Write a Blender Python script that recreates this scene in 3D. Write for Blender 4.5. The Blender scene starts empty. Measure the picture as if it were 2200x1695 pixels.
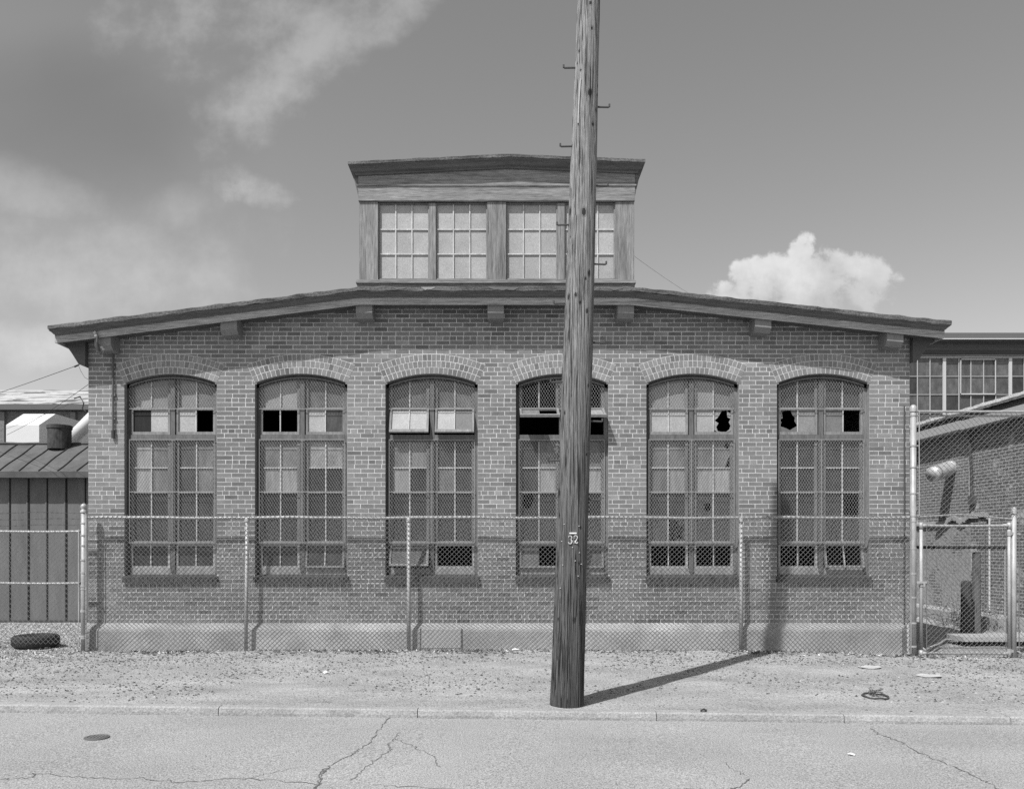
import bpy, math, random
from mathutils import Vector, noise as mn
R = random.Random(7)
sc = bpy.context.scene
COL = sc.collection
PI = math.pi

# ------------------------------------------------------------ camera, sky, sun
CAMY, CAMZ, F, CX, HY = -12.5, 1.6, 1750.0, 1080.0, 1173.0
cam = bpy.data.objects.new("camera", bpy.data.cameras.new("camera")); COL.objects.link(cam)
cam.location = (0, CAMY, CAMZ); cam.rotation_euler = (PI/2, 0, 0)
cam.data.sensor_width = 36; cam.data.lens = F/2200*36
cam.data.shift_x = (1100-CX)/2200; cam.data.shift_y = (HY-847.5)/2200
cam.data.clip_end = 2000; cam.data.clip_start = 0.1
sc.camera = cam
sc.view_settings.view_transform = 'Standard'; sc.view_settings.look = 'None'
sc.view_settings.exposure = 0.6; sc.view_settings.gamma = 1
sc.cycles.use_denoising = False
sc.cycles.max_bounces = 6; sc.cycles.diffuse_bounces = 3

SUN = Vector((0.79, 1.0, -1.68)).normalized()
sl = bpy.data.lights.new("sun", 'SUN'); sl.energy = 3.5; sl.angle = math.radians(0.53)
so = bpy.data.objects.new("sun", sl); COL.objects.link(so)
so.rotation_euler = SUN.to_track_quat('-Z', 'Y').to_euler()
so.location = (-8, -14, 20)

world = bpy.data.worlds.new("World"); sc.world = world; world.use_nodes = True
def build_world():
    nt = world.node_tree; nd = nt.nodes; lk = nt.links
    nd.clear()
    out = nd.new('ShaderNodeOutputWorld'); bg = nd.new('ShaderNodeBackground')
    lk.new(bg.outputs[0], out.inputs[0])
    sky = nd.new('ShaderNodeTexSky'); sky.sky_type = 'NISHITA'; sky.sun_disc = False
    sky.sun_elevation = math.asin(-SUN.z); sky.sun_rotation = math.atan2(-SUN.x, -SUN.y) % (2*PI)
    sky.air_density = 1.0; sky.dust_density = 1.0; sky.ozone_density = 1.0
    sep = nd.new('ShaderNodeSeparateColor'); lk.new(sky.outputs[0], sep.inputs[0])
    class E:
        def __init__(s, o): s.o = o
        def _b(s, op, b, c=None, clamp=False):
            n = nd.new('ShaderNodeMath'); n.operation = op; n.use_clamp = clamp
            for i, v in enumerate((s, b, c)):
                if v is None: continue
                if isinstance(v, E): lk.new(v.o, n.inputs[i])
                else: n.inputs[i].default_value = v
            return E(n.outputs[0])
        def __add__(s, b): return s._b('ADD', b)
        def __sub__(s, b): return s._b('SUBTRACT', b)
        def __mul__(s, b): return s._b('MULTIPLY', b)
        def __truediv__(s, b): return s._b('DIVIDE', b)
        def mx(s, b): return s._b('MAXIMUM', b)
        def mi(s, b): return s._b('MINIMUM', b)
        def step(s, a, b):
            n = nd.new('ShaderNodeMapRange'); n.interpolation_type = 'SMOOTHSTEP'
            lk.new(s.o, n.inputs[0]); n.inputs[1].default_value = a; n.inputs[2].default_value = b
            return E(n.outputs[0])
    tc = nd.new('ShaderNodeTexCoord'); sx = nd.new('ShaderNodeSeparateXYZ'); lk.new(tc.outputs['Generated'], sx.inputs[0])
    X, Y, Z = (E(sx.outputs[i]) for i in range(3))
    yy = Y.mx(0.02)
    u = X/yy; v = Z/yy
    front = Y.step(0.05, 0.2)
    def nz(scale, su=1, sv=1, det=8, rough=.55, dist=0.0, off=0.0):
        c = nd.new('ShaderNodeCombineXYZ'); lk.new((u*su+off).o, c.inputs[0]); lk.new((v*sv).o, c.inputs[1])
        n = nd.new('ShaderNodeTexNoise'); n.inputs['Scale'].default_value = scale; n.inputs['Detail'].default_value = det
        n.inputs['Roughness'].default_value = rough; n.inputs['Distortion'].default_value = dist
        lk.new(c.outputs[0], n.inputs['Vector']); return E(n.outputs[0])
    def blob(px, py, rx, ry, ang=0.0):
        cu, cv = (px-1080)/1750, (1173-py)/1750
        a, b = 1750/rx, 1750/ry; ca, sa = math.cos(ang), math.sin(ang)
        du = u-cu; dv = v-cv
        p = (du*ca+dv*sa)*a; q = (dv*ca-du*sa)*b
        return E_one-(p*p+q*q)
    one = nd.new('ShaderNodeValue'); one.outputs[0].default_value = 1.0; E_one = E(one.outputs[0])
    n1 = nz(3.2, det=10, rough=.55, dist=.3); n2 = nz(11, det=10, rough=.62, off=3.1)
    # high streak running up to the right
    A = blob(700, 90, 320, 95, math.radians(38)).mx(blob(535, 240, 130, 100, math.radians(25))).mx(blob(850, 0, 230, 70, math.radians(45)))
    A = A.mx(blob(520, 60, 280, 130)*.7-.1)
    A = A.mx(blob(470, 300, 60, 110)*.9-.05).mx(blob(480, 370, 60, 60)*.8-.1).mx(blob(540, 400, 80, 40, math.radians(-20))*.8-.2)
    A = (A + (n2-.5)*4.4 + (n1-.5)*2.6 + .1).step(-.3, 1.7)
    # pale bank at lower left
    B = (blob(250, 560, 330, 130, math.radians(5))*.8).mx(blob(40, 400, 260, 60, math.radians(-18))).mx(blob(330, 480, 260, 60, math.radians(25)))
    B = B.mx(blob(0, 740, 220, 55))
    B = (B + (n1-.5)*3.0 + (n2-.5)*3.2).step(-.3, 1.9)
    # grey mass
    G = blob(170, 260, 400, 200, math.radians(-14))
    G = (G + (n1-.5)*1.6).step(-.3, 1.1)
    # cumulus right of the building
    C = None
    for b in ((1575, 640, 60, 45), (1605, 592, 48, 38), (1670, 590, 90, 48), (1722, 555, 34, 55), (1790, 575, 90, 48), (1868, 585, 48, 42), (1740, 630, 190, 70)):
        k = blob(*b); C = k if C is None else C.mx(k)
    n3 = nz(22, det=12, rough=.62, off=7.7); n4 = nz(9, det=6, off=5.0)
    Cm = (C + (n3-.5)*3.4 + (n4-.5)*.8).step(.0, .6)
    # fades into the sky at its lower right
    fade = ((u-(1930-1080)/1750)*(-7.0) + (v-(1173-640)/1750)*9.0 + (n4-.5)*1.2).step(-.5, 1.1)
    Cm = Cm*fade
    Cl = (n4*1.0 + n3*1.2 + (v-(1173-590)/1750)*5.0 - .55).step(.05, 1.0)
    base = E(sep.outputs[0])*0.62 + E(sep.outputs[1])*0.2 + E(sep.outputs[2])*0.10
    haze = v.step(-.2, .75)
    S = base*(front*.04+1.0)
    S = S*(E_one-G*front*.24)
    S = S*(E_one+B*front*.40)
    S = S*(E_one+A*front*.70)
    Cbr = (Cl*.75+.22)
    S = S*(E_one+Cm*front*Cbr)
    lk.new(S.o, bg.inputs[0]); bg.inputs[1].default_value = SKY
SKY = 0.125
build_world()

# ------------------------------------------------------------ helpers
def P(px, py, Y):
    D = Y-CAMY; return ((px-CX)*D/F, Y, CAMZ+(HY-py)*D/F)
def PX(px, Y): return (px-CX)*(Y-CAMY)/F
def PZ(py, Y): return CAMZ+(HY-py)*(Y-CAMY)/F

def mat(name, base=None, n1=None, n2=None, crack=None, bump=0.0, rough=.85, spec=.25, metal=0.0, speck=None, bumpdist=.004, coord='Object'):
    m = bpy.data.materials.new(name); m.use_nodes = True
    nt = m.node_tree; nd = nt.nodes; lk = nt.links
    b = nd['Principled BSDF']; b.inputs['Roughness'].default_value = rough
    b.inputs['Specular IOR Level'].default_value = spec; b.inputs['Metallic'].default_value = metal
    tc = nd.new('ShaderNodeTexCoord')
    def noise(sc3, det=5, rg=.6, dist=0.0):
        mp = nd.new('ShaderNodeMapping'); mp.inputs['Scale'].default_value = sc3
        lk.new(tc.outputs[coord], mp.inputs[0])
        n = nd.new('ShaderNodeTexNoise'); n.inputs['Scale'].default_value = 1; n.inputs['Detail'].default_value = det
        n.inputs['Roughness'].default_value = rg; n.inputs['Distortion'].default_value = dist
        lk.new(mp.outputs[0], n.inputs['Vector']); return n.outputs[0]
    def mth(op, a, bb, clamp=False):
        n = nd.new('ShaderNodeMath'); n.operation = op; n.use_clamp = clamp
        for i, v in enumerate((a, bb)):
            if isinstance(v, (int, float)): n.inputs[i].default_value = v
            else: lk.new(v, n.inputs[i])
        return n.outputs[0]
    if base is None:
        at = nd.new('ShaderNodeAttribute'); at.attribute_name = 'tone'; val = at.outputs['Fac']
    else:
        v = nd.new('ShaderNodeValue'); v.outputs[0].default_value = base; val = v.outputs[0]
    hgt = None
    for q in (n1, n2):
        if not q: continue
        s3, amp = q[0], q[1]; det = q[2] if len(q) > 2 else 5
        o = noise(s3, det)
        f = mth('ADD', mth('MULTIPLY', mth('SUBTRACT', o, .5), amp*2), 1.0)
        val = mth('MULTIPLY', val, f)
        hgt = o if hgt is None else mth('ADD', hgt, o)
    if crack:
        s3, lo, hi, dark = crack
        o = noise(s3, 3, .5, .4)
        mr = nd.new('ShaderNodeMapRange'); mr.interpolation_type = 'SMOOTHSTEP'; lk.new(o, mr.inputs[0])
        mr.inputs[1].default_value = lo; mr.inputs[2].default_value = hi
        mr.inputs[3].default_value = dark; mr.inputs[4].default_value = 1.0
        val = mth('MULTIPLY', val, mr.outputs[0])
        hgt = mr.outputs[0] if hgt is None else mth('ADD', hgt, mr.outputs[0])
    if speck:
        s3, lo, hi, mul = speck
        o = noise(s3, 2, .5)
        mr = nd.new('ShaderNodeMapRange'); lk.new(o, mr.inputs[0])
        mr.inputs[1].default_value = lo; mr.inputs[2].default_value = hi
        mr.inputs[3].default_value = 1.0; mr.inputs[4].default_value = mul
        val = mth('MULTIPLY', val, mr.outputs[0])
        hgt = o if hgt is None else mth('ADD', hgt, o)
    val = mth('MINIMUM', mth('MAXIMUM', val, .004), .85)
    cc = nd.new('ShaderNodeCombineColor')
    for i in range(3): lk.new(val, cc.inputs[i])
    lk.new(cc.outputs[0], b.inputs['Base Color'])
    if bump and hgt is not None:
        bn = nd.new('ShaderNodeBump'); bn.inputs['Strength'].default_value = bump; bn.inputs['Distance'].default_value = bumpdist
        lk.new(hgt, bn.inputs['Height']); lk.new(bn.outputs[0], b.inputs['Normal'])
    return m

class MB:
    def __init__(s): s.v = []; s.f = []; s.m = []; s.t = []
    def face(s, pts, tone=.2, m=0):
        i = len(s.v); s.v += [tuple(p) for p in pts]; s.f.append(tuple(range(i, i+len(pts)))); s.m.append(m); s.t.append(tone)
    def box(s, x0, x1, y0, y1, z0, z1, tone=.2, m=0, skip=''):
        i = len(s.v)
        s.v += [(x0,y0,z0),(x1,y0,z0),(x1,y1,z0),(x0,y1,z0),(x0,y0,z1),(x1,y0,z1),(x1,y1,z1),(x0,y1,z1)]
        F_ = {'f':(0,1,5,4),'r':(1,2,6,5),'b':(2,3,7,6),'l':(3,0,4,7),'t':(4,5,6,7),'d':(3,2,1,0)}
        for k, q in F_.items():
            if k in skip: continue
            s.f.append(tuple(i+j for j in q)); s.m.append(m); s.t.append(tone)
    def prism(s, poly, y0, y1, tone=.2, m=0, mside=None, back=True):
        # poly: list of (x,z) counter-clockwise seen from -Y
        n = len(poly); i = len(s.v)
        s.v += [(x, y0, z) for x, z in poly]+[(x, y1, z) for x, z in poly]
        s.f.append(tuple(range(i, i+n))); s.m.append(m); s.t.append(tone)
        if back: s.f.append(tuple(i+n+n-1-k for k in range(n))); s.m.append(m); s.t.append(tone)
        for k in range(n):
            j = (k+1) % n
            s.f.append((i+k, i+n+k, i+n+j, i+j)); s.m.append(m if mside is None else mside); s.t.append(tone)
    def tube(s, p0, p1, r, seg=10, tone=.4, m=0, r1=None, caps=True):
        p0 = Vector(p0); p1 = Vector(p1); d = (p1-p0)
        if d.length < 1e-6: return
        d.normalize(); a = Vector((0,0,1)) if abs(d.z) < .9 else Vector((1,0,0))
        u = d.cross(a).normalized(); w = d.cross(u); i = len(s.v); r1 = r if r1 is None else r1
        for p, rr in ((p0, r), (p1, r1)):
            for k in range(seg):
                t = 2*PI*k/seg; s.v.append(tuple(p+u*math.cos(t)*rr+w*math.sin(t)*rr))
        for k in range(seg):
            j = (k+1) % seg; s.f.append((i+k, i+seg+k, i+seg+j, i+j)); s.m.append(m); s.t.append(tone)
        if caps:
            s.f.append(tuple(i+k for k in range(seg))); s.m.append(m); s.t.append(tone)
            s.f.append(tuple(i+seg+seg-1-k for k in range(seg))); s.m.append(m); s.t.append(tone)
    def path(s, pts, r, seg=6, tone=.3, m=0):
        # one continuous tube along points
        pts = [Vector(p) for p in pts]; i = len(s.v); n = len(pts)
        for q, p in enumerate(pts):
            d = (pts[min(q+1, n-1)]-pts[max(q-1, 0)]).normalized()
            a = Vector((0,0,1)) if abs(d.z) < .95 else Vector((0,1,0))
            u = d.cross(a).normalized(); w = d.cross(u)
            for k in range(seg):
                t = 2*PI*k/seg; s.v.append(tuple(p+u*math.cos(t)*r+w*math.sin(t)*r))
        for q in range(n-1):
            for k in range(seg):
                j = (k+1) % seg; b = i+q*seg
                s.f.append((b+k, b+seg+k, b+seg+j, b+j)); s.m.append(m); s.t.append(tone)
    def lathe(s, prof, c=(0,0,0), seg=24, tone=.3, m=0, closed=False):
        i = len(s.v); n = len(prof)
        for r, z in prof:
            for k in range(seg):
                t = 2*PI*k/seg; s.v.append((c[0]+r*math.cos(t), c[1]+r*math.sin(t), c[2]+z))
        for q in range(n if closed else n-1):
            q2 = (q+1) % n
            for k in range(seg):
                j = (k+1) % seg
                s.f.append((i+q*seg+k, i+q*seg+j, i+q2*seg+j, i+q2*seg+k)); s.m.append(m); s.t.append(tone)
    def build(s, name, mats, parent=None, smooth=False, loc=None):
        me = bpy.data.meshes.new(name); me.from_pydata(s.v, [], s.f); 
        if not isinstance(mats, (list, tuple)): mats = [mats]
        for m in mats: me.materials.append(m)
        me.polygons.foreach_set('material_index', s.m)
        a = me.attributes.new('tone', 'FLOAT', 'FACE'); a.data.foreach_set('value', s.t)
        if smooth: me.polygons.foreach_set('use_smooth', [True]*len(s.f))
        me.update()
        o = bpy.data.objects.new(name, me); COL.objects.link(o)
        if parent is not None: o.parent = parent
        if loc is not None: o.location = loc
        return o
def tag(o, label, cat, group=None):
    o['label'] = label; o['category'] = cat
    if group: o['group'] = group
    return o
def thing(name, loc, label, cat, group=None):
    o = bpy.data.objects.new(name, None); COL.objects.link(o); o.location = loc; o.empty_display_size = .2
    return tag(o, label, cat, group)
def struct(o): o['kind'] = 'structure'; return o
def stuff(o, label, cat): o['kind'] = 'stuff'; return tag(o, label, cat)
def lerp(a, b, t): return a+(b-a)*t
def poly_at(pts, x):
    if x <= pts[0][0]: a, b = pts[0], pts[1]
    elif x >= pts[-1][0]: a, b = pts[-2], pts[-1]
    else:
        for a, b in zip(pts, pts[1:]):
            if a[0] <= x <= b[0]: break
    return lerp(a[1], b[1], (x-a[0])/(b[0]-a[0]))

# ------------------------------------------------------------ materials
m_brick = mat('brick_face', None, ((7,7,9), .3), ((55,55,55), .35), bump=.5, rough=.9)
m_mortar = mat('mortar', .51, ((1.6,1.6,2.6), .45), ((40,40,40), .4), bump=.5, rough=.95)
m_reveal = mat('reveal_brick', .22, ((5,5,14), .3), ((50,50,50), .2), bump=.4)
m_conc = mat('foundation_concrete', .335, ((1.3,1.3,1.6), .75, 7), ((28,28,28), .35), bump=.5, rough=.95)
m_wood = mat('weathered_wood_along', .205, ((1.0,16,22), .8), ((7,60,90), .9), crack=((1.8,30,70), .30,.40,.45), bump=.6, rough=.85)
m_woodv = mat('weathered_wood_upright', .20, ((16,16,1.0), .95), ((70,70,5), .9), crack=((60,60,1.6), .30,.40,.45), bump=.6, rough=.85)
m_fascia = mat('fascia_board', .33, ((1.2,20,24), .7), ((9,70,110), .7), crack=((2,28,60), .33,.42,.6), bump=.5)
m_crown = mat('dark_crown_board', .11, ((1.0,14,18), .6), ((10,60,60), .5), bump=.4)
m_roofedge = mat('roofing_edge', .10, ((2.2,3,10), 1.5, 8), ((35,35,45), 1.2), bump=1.0, bumpdist=.01)
m_roof = mat('tar_roofing', .08, ((1.5,1.5,1.5), .3), ((30,30,30), .2), bump=.4)
m_soffit = mat('soffit_board', .09, ((3,30,30), .3), bump=.3)
m_block = mat('beam_end_wood', .19, ((20,20,6), .25), ((80,80,30), .25), bump=.3)
m_frame = mat('window_frame_paint', None, ((14,14,3), .6), ((80,80,12), .6), bump=.5, rough=.8)
m_glass = mat('old_window_glass', None, ((5,5,2.4), 1.0, 7), ((40,40,14), .6), rough=.32, spec=.35, bump=.08, bumpdist=.002)
m_frost = mat('wired_frosted_glass', None, ((5,5,5), .25), ((55,55,40), .45), rough=.6, spec=.2, bump=.5, bumpdist=.004)
m_streak = mat('streaked_glass', None, ((17,17,1.7), .75), ((60,60,6), .25), rough=.4, spec=.3)
m_sillj = mat('dark_sill_mortar', .13, ((30,30,30), .4), rough=1)  # darker than the wall mortar, used for the sills
m_dark = mat('dark_interior', .012, rough=1, spec=0)  # near-black colour stands in for indoor shade
m_guard = mat('guard_wire', .30, rough=.6)
m_galv = mat('galvanised_pipe', .34, ((9,9,5), .5), ((60,60,60), .3), rough=.5, spec=.5, metal=.15)
m_wire = mat('galvanised_wire', .15, rough=.6, spec=.3)
m_dirt = mat('dirt_and_gravel', .32, ((.9,1.8,.9), .55, 7), ((38,38,38), .8, 7), speck=((50,50,50), .60,.66, .3), bump=.9, bumpdist=.012, rough=1, spec=.1)
m_road = mat('worn_asphalt', .31, ((.5,.9,.5), .30, 6), ((75,75,75), 1.25, 4), speck=((100,100,100), .57,.66, .4), bump=.7, bumpdist=.005, rough=.95, spec=.15)
m_kerb = mat('granite_kerb', .30, ((3,3,3), .35), ((55,55,55), .8), bump=.9, bumpdist=.01, rough=.95)
m_base = mat('far_ground', .25, ((.2,.2,.2), .2), rough=1)
m_tone = mat('plain_tone', None, ((30,30,30), .2), bump=.2, rough=.9)
m_rust = mat('dark_iron', .06, ((30,30,30), .4), rough=.7)
m_pole = mat('pole_timber', None, ((70,70,1.6), 1.1), ((190,190,9), .9), crack=((80,80,1.1), .38,.45,.18), bump=.9, bumpdist=.006, rough=.85)
m_white = mat('white_sheet_metal', .62, ((3,3,3), .06), rough=.6)
m_pipe = mat('bright_sheet_metal', .62, ((9,9,9), .3), rough=.3, spec=.6, metal=.45)
m_rubber = mat('old_rubber', .04, ((20,20,20), .4), rough=.75, bump=.3)

# ------------------------------------------------------------ ground
def zk(x): return -.0074-.0123*max(-9, min(9, x))
def zw(x): return poly_at([(-40,0),(-7,.01),(-5,.015),(0,.035),(4.5,.01),(6.3,-.05),(7.8,-.09),(40,-.09)], x)
def gz(x, y):
    n = mn.noise(Vector((x*1.1, y*1.4, 0)))*.012+mn.noise(Vector((x*5, y*5, 3)))*.005
    if y < -.2:
        t = max(0, min(1, (y+4.45)/4.25)); t2 = t*t*(3-2*t)
        e = min(1, (y+4.45)/.3)
        return lerp(zk(x), zw(x), t2)+n*max(0, e)
    if x < 6.5: return lerp(zw(x), 0, min(1, (y+.2)/1.5))+n
    return -.09+n*1.5+max(0, min(1, (y-1)/4))*.06
def grid(name, xs, ys, fz, m):
    v = [(x, y, fz(x, y)) for y in ys for x in xs]; nx = len(xs)
    f = [(j*nx+i, j*nx+i+1, (j+1)*nx+i+1, (j+1)*nx+i) for j in range(len(ys)-1) for i in range(nx-1)]
    me = bpy.data.meshes.new(name); me.from_pydata(v, [], f); me.materials.append(m)
    me.polygons.foreach_set('use_smooth', [True]*len(f))
    o = bpy.data.objects.new(name, me); COL.objects.link(o); return struct(o)
fr = lambda a, b, s: [a+i*(b-a)/s for i in range(s+1)]
xs = [-400,-120,-50,-25,-16]+fr(-12, 13, 300)+[18,30,60,130,400]
grid('ground', fr(-900, 900, 20), fr(-900, 900, 20), lambda x, y: -.6, m_base)
grid('ground', xs, [-4.45]+fr(-4.4, 9, 160)+[12,20,40,90,300], gz, m_dirt)
zr = lambda x, y: zk(x)-.075+.006*mn.noise(Vector((x*.7, y*.7, 9)))-.008*max(0, min(1, (-y-4.56)/4))
ROAD = grid('road', xs, [-400,-100,-40,-20]+fr(-14, -4.56, 90), zr, m_road)
# kerb stones in one line with joints
mk = MB(); jx = [-40,-30,-22,-14,-7.2, PX(470,-4.56), PX(897,-4.56), PX(1410,-4.56), PX(1813,-4.56), PX(2170,-4.56), 8,12,20,40]
for a, b in zip(jx, jx[1:]):
    n = max(2, int((b-a)/.12)) if abs(a) < 9 else 8
    sh = R.uniform(-.006, .006); rw = []
    for i in range(n+1):
        x = lerp(a+.004, b-.004, i/n); w = mn.noise(Vector((x*6, 1, 1)))*.006+sh; w2 = mn.noise(Vector((x*9, 5, 1)))*.005
        z = zk(x)+.003
        rw.append([(x,-4.44,z-.25),(x,-4.44+w,z+.004),(x,-4.545+w*.5,z+.004+w2),(x,-4.565+w2,z-.010),(x,-4.572+w,z-.05),(x,-4.575,z-.25)])
    for p, q in zip(rw, rw[1:]):
        for k in range(5): mk.face([p[k+1], q[k+1], q[k], p[k]], .3)
    for e in (rw[0], rw[-1]): mk.face(e, .3)
struct(mk.build('kerb', m_kerb))
# cracks in the road surface
def roadpt(px, py):
    z = -.09; D = (CAMZ-z)*F/(py-HY); x = (px-CX)*D/F; y = D+CAMY; return x, y
cr = MB()
for wd, pts in ((.009, [(838,1531),(845,1540),(822,1562),(806,1585),(792,1600),(768,1617),(742,1632),(712,1648),(694,1662),(686,1684),(682,1700)]),
                (.008, [(700,1655),(687,1672),(680,1700)]),
                (.006, [(845,1592),(832,1605),(838,1615),(808,1635),(786,1652),(752,1680)]), (.005, [(860,1578),(846,1590),(868,1600),(900,1612),(930,1628),(945,1650)]),
                (.006, [(-40,1698),(0,1688),(68,1682),(75,1672),(150,1680),(200,1683),(300,1682),(380,1690),(470,1682),(560,1681),(680,1690)]),
                (.004, [(520,1682),(570,1670),(640,1655)]), (.005, [(795,1690),(860,1692),(990,1700)]),
                (.009, [(1868,1556),(1890,1570),(1935,1584),(1960,1600),(2015,1625),(2060,1640),(2110,1664),(2160,1690)]),
                (.004, [(1555,1632),(1575,1648),(1600,1660)]), (.008, [(1612,1668),(1592,1682),(1570,1690)]), (.004, [(1430,1691),(1500,1692),(1570,1690),(1640,1700)])):
    q = []
    for (a, b) in zip(pts, pts[1:]):
        pa, pb = roadpt(*a), roadpt(*b); n = 7
        for i in range(n):
            t = i/n; q.append((lerp(pa[0], pb[0], t)+R.uniform(-.02,.02), lerp(pa[1], pb[1], t)+R.uniform(-.03,.03)))
    q.append(roadpt(*pts[-1]))
    for i in range(len(q)-1):
        (x0,y0),(x1,y1) = q[i], q[i+1]; d = Vector((x1-x0, y1-y0))
        if d.length < 1e-4: continue
        nn = Vector((-d.y, d.x)).normalized(); w0 = wd*.85*(.3+.7*abs(mn.noise(Vector((i*.37, wd*900, 0)))*1.6)); w1 = wd*.85*(.3+.7*abs(mn.noise(Vector(((i+1)*.37, wd*900, 0)))*1.6))
        g = lambda x, y: zr(x, y)+.004
        cr.face([(x0-nn.x*w0,y0-nn.y*w0,g(x0,y0)),(x1-nn.x*w1,y1-nn.y*w1,g(x1,y1)),(x1+nn.x*w1,y1+nn.y*w1,g(x1,y1)),(x0+nn.x*w0,y0+nn.y*w0,g(x0,y0))], .13)
cr.build('crack', m_tone, ROAD)

# pebbles
pb = MB()
def pebble(x, y, z, s, t):
    n = 5; a0 = R.random()*6; h = s*R.uniform(.35,.8)
    ring = [(x+math.cos(a0+k*2*PI/n)*s*R.uniform(.7,1.2), y+math.sin(a0+k*2*PI/n)*s*R.uniform(.6,1.1), z-.002) for k in range(n)]
    top = (x+R.uniform(-.3,.3)*s, y+R.uniform(-.3,.3)*s, z+h)
    for k in range(n): pb.face([ring[k], ring[(k+1)%n], top], t)
for i in range(34000):
    x = R.uniform(-9.5, 10); y = -4.4+4.3*R.random()**.75
    dens = .42+mn.noise(Vector((x*.6, y*.9, 4)))*1.0+(.45 if y > -1.5 else 0)+(.3 if x < -3 else 0)-(.25 if y < -3.9 else 0)
    if R.random() > dens: continue
    if R.random() < .8: t = R.uniform(.035,.14)
    else: t = R.uniform(.2,.38)
    pebble(x, y, gz(x, y), R.choice((.007,.008,.010,.012,.016,.022)), t)
for i in range(14000):
    x = R.uniform(-10.5,-6.4); y = R.uniform(-1.1,4.4); pebble(x, y, gz(x, y), R.uniform(.008,.024), R.choice((.06,.1,.15,.22,.35,.5)))
for i in range(3500):
    x = R.uniform(6.2,10.2); y = R.uniform(-.6,7); pebble(x, y, gz(x, y), R.uniform(.006,.02), R.uniform(.1,.5))
stuff(pb.build('gravel', m_tone), 'loose pebbles scattered over the pale dirt verge', 'gravel')
lf = MB()
for i in range(3800):
    x = R.uniform(-6.4, 7.6); y = -.2-abs(R.gauss(0, .20))
    if R.random() > .45+mn.noise(Vector((x*.9, 0, 2)))*1.3: continue
    y = min(y, -.13); s = R.uniform(.010,.042); a = R.random()*6; z = gz(x, y)+.004
    c, d = math.cos(a)*s, math.sin(a)*s; t = R.choice((.03,.05,.07,.09,.12,.16,.22,.32,.5))
    k1, k2 = R.uniform(0,.02), R.uniform(0,.03)
    lf.face([(x-c,y-d,z),(x+d*.5,y-c*.5,z+k1),(x+c,y+d,z+k2),(x-d*.5,y+c*.5,z+k1*.4)], t)
stuff(lf.build('leaf_litter', m_tone), 'dry leaves and scraps drifted along the fence foot', 'litter')

# ------------------------------------------------------------ main brick building
B = thing('brick_building', (0,0,0), 'long low brick workshop with six arched windows and a wooden roof monitor', 'building')
FB = [(-6.664,4.636),(-2.13,5.207),(1.89,5.207),(6.574,4.706)]
fb = lambda x: poly_at(FB, x)
XL, XR = -6.357, 6.243
CS = [-5.096+2.0026*i for i in range(6)]
HW, ZS, ZA, RA = .71, 4.10, 4.243, 1.834
ZC = ZA-RA; SB = 1.15
def arch(x, c, off=0.0):
    r = RA+off; return ZC+math.sqrt(max(0, r*r-(x-c)**2))
w = MB()
edges = [XL]+[e for c in CS for e in (c-HW, c+HW)]+[XR]
T = .32
topz = lambda x: fb(x)+.08
w.prism([(XL,-.3),(XR,-.3),(XR,SB-.12),(XL,SB-.12)], 0, T, m=0, mside=1)
for i in range(0, len(edges), 2):
    a, b = edges[i], edges[i+1]
    w.prism([(a,SB-.12),(b,SB-.12),(b,ZS),(a,ZS)], 0, T, m=0, mside=1)
for i, c in enumerate(CS):
    a = edges[2*i] if i == 0 else (CS[i-1]+c)/2
    b = edges[-1] if i == 5 else (CS[i+1]+c)/2
    w.prism([(c-HW,SB-.12),(c+HW,SB-.12),(c+HW,SB-.03),(c-HW,SB-.03)], .02, T, m=0, mside=1)
    N = 20; xsn = [c-HW+2*HW*k/N for k in range(N+1)]
    w.prism([(a,ZS),(c-HW,ZS),(c-HW,topz(c-HW)),(a,topz(a))], 0, T, m=0, mside=1)
    w.prism([(c+HW,ZS),(b,ZS),(b,topz(b)),(c+HW,topz(c+HW))], 0, T, m=0, mside=1)
    for x0, x1 in zip(xsn, xsn[1:]):
        w.prism([(x0,arch(x0,c)),(x1,arch(x1,c)),(x1,topz(x1)),(x0,topz(x0))], 0, T, m=0, mside=1)
# side and back walls, floor
w.prism([(XL,-.3),(XL+.3,-.3),(XL+.3,topz(XL+.3)),(XL,topz(XL))], T, 14, m=1, mside=1)
w.prism([(XR-.3,-.3),(XR,-.3),(XR,topz(XR)),(XR-.3,topz(XR-.3))], T, 14, m=1, mside=1)
w.prism([(XL+.3,-.3),(XR-.3,-.3),(XR-.3,topz(XR)),(1.89,topz(1.89)),(-2.13,topz(-2.13)),(XL+.3,topz(XL))], 13.7, 14, m=1, mside=1)
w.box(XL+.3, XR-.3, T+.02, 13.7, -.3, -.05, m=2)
w.build('wall', [m_mortar, m_reveal, m_dark], B)
# added near-black sheet so that the unlit workshop behind the panes stays dark
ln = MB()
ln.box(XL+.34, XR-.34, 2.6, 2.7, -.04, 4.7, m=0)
ln.build('dark_liner', m_dark, B)
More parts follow.
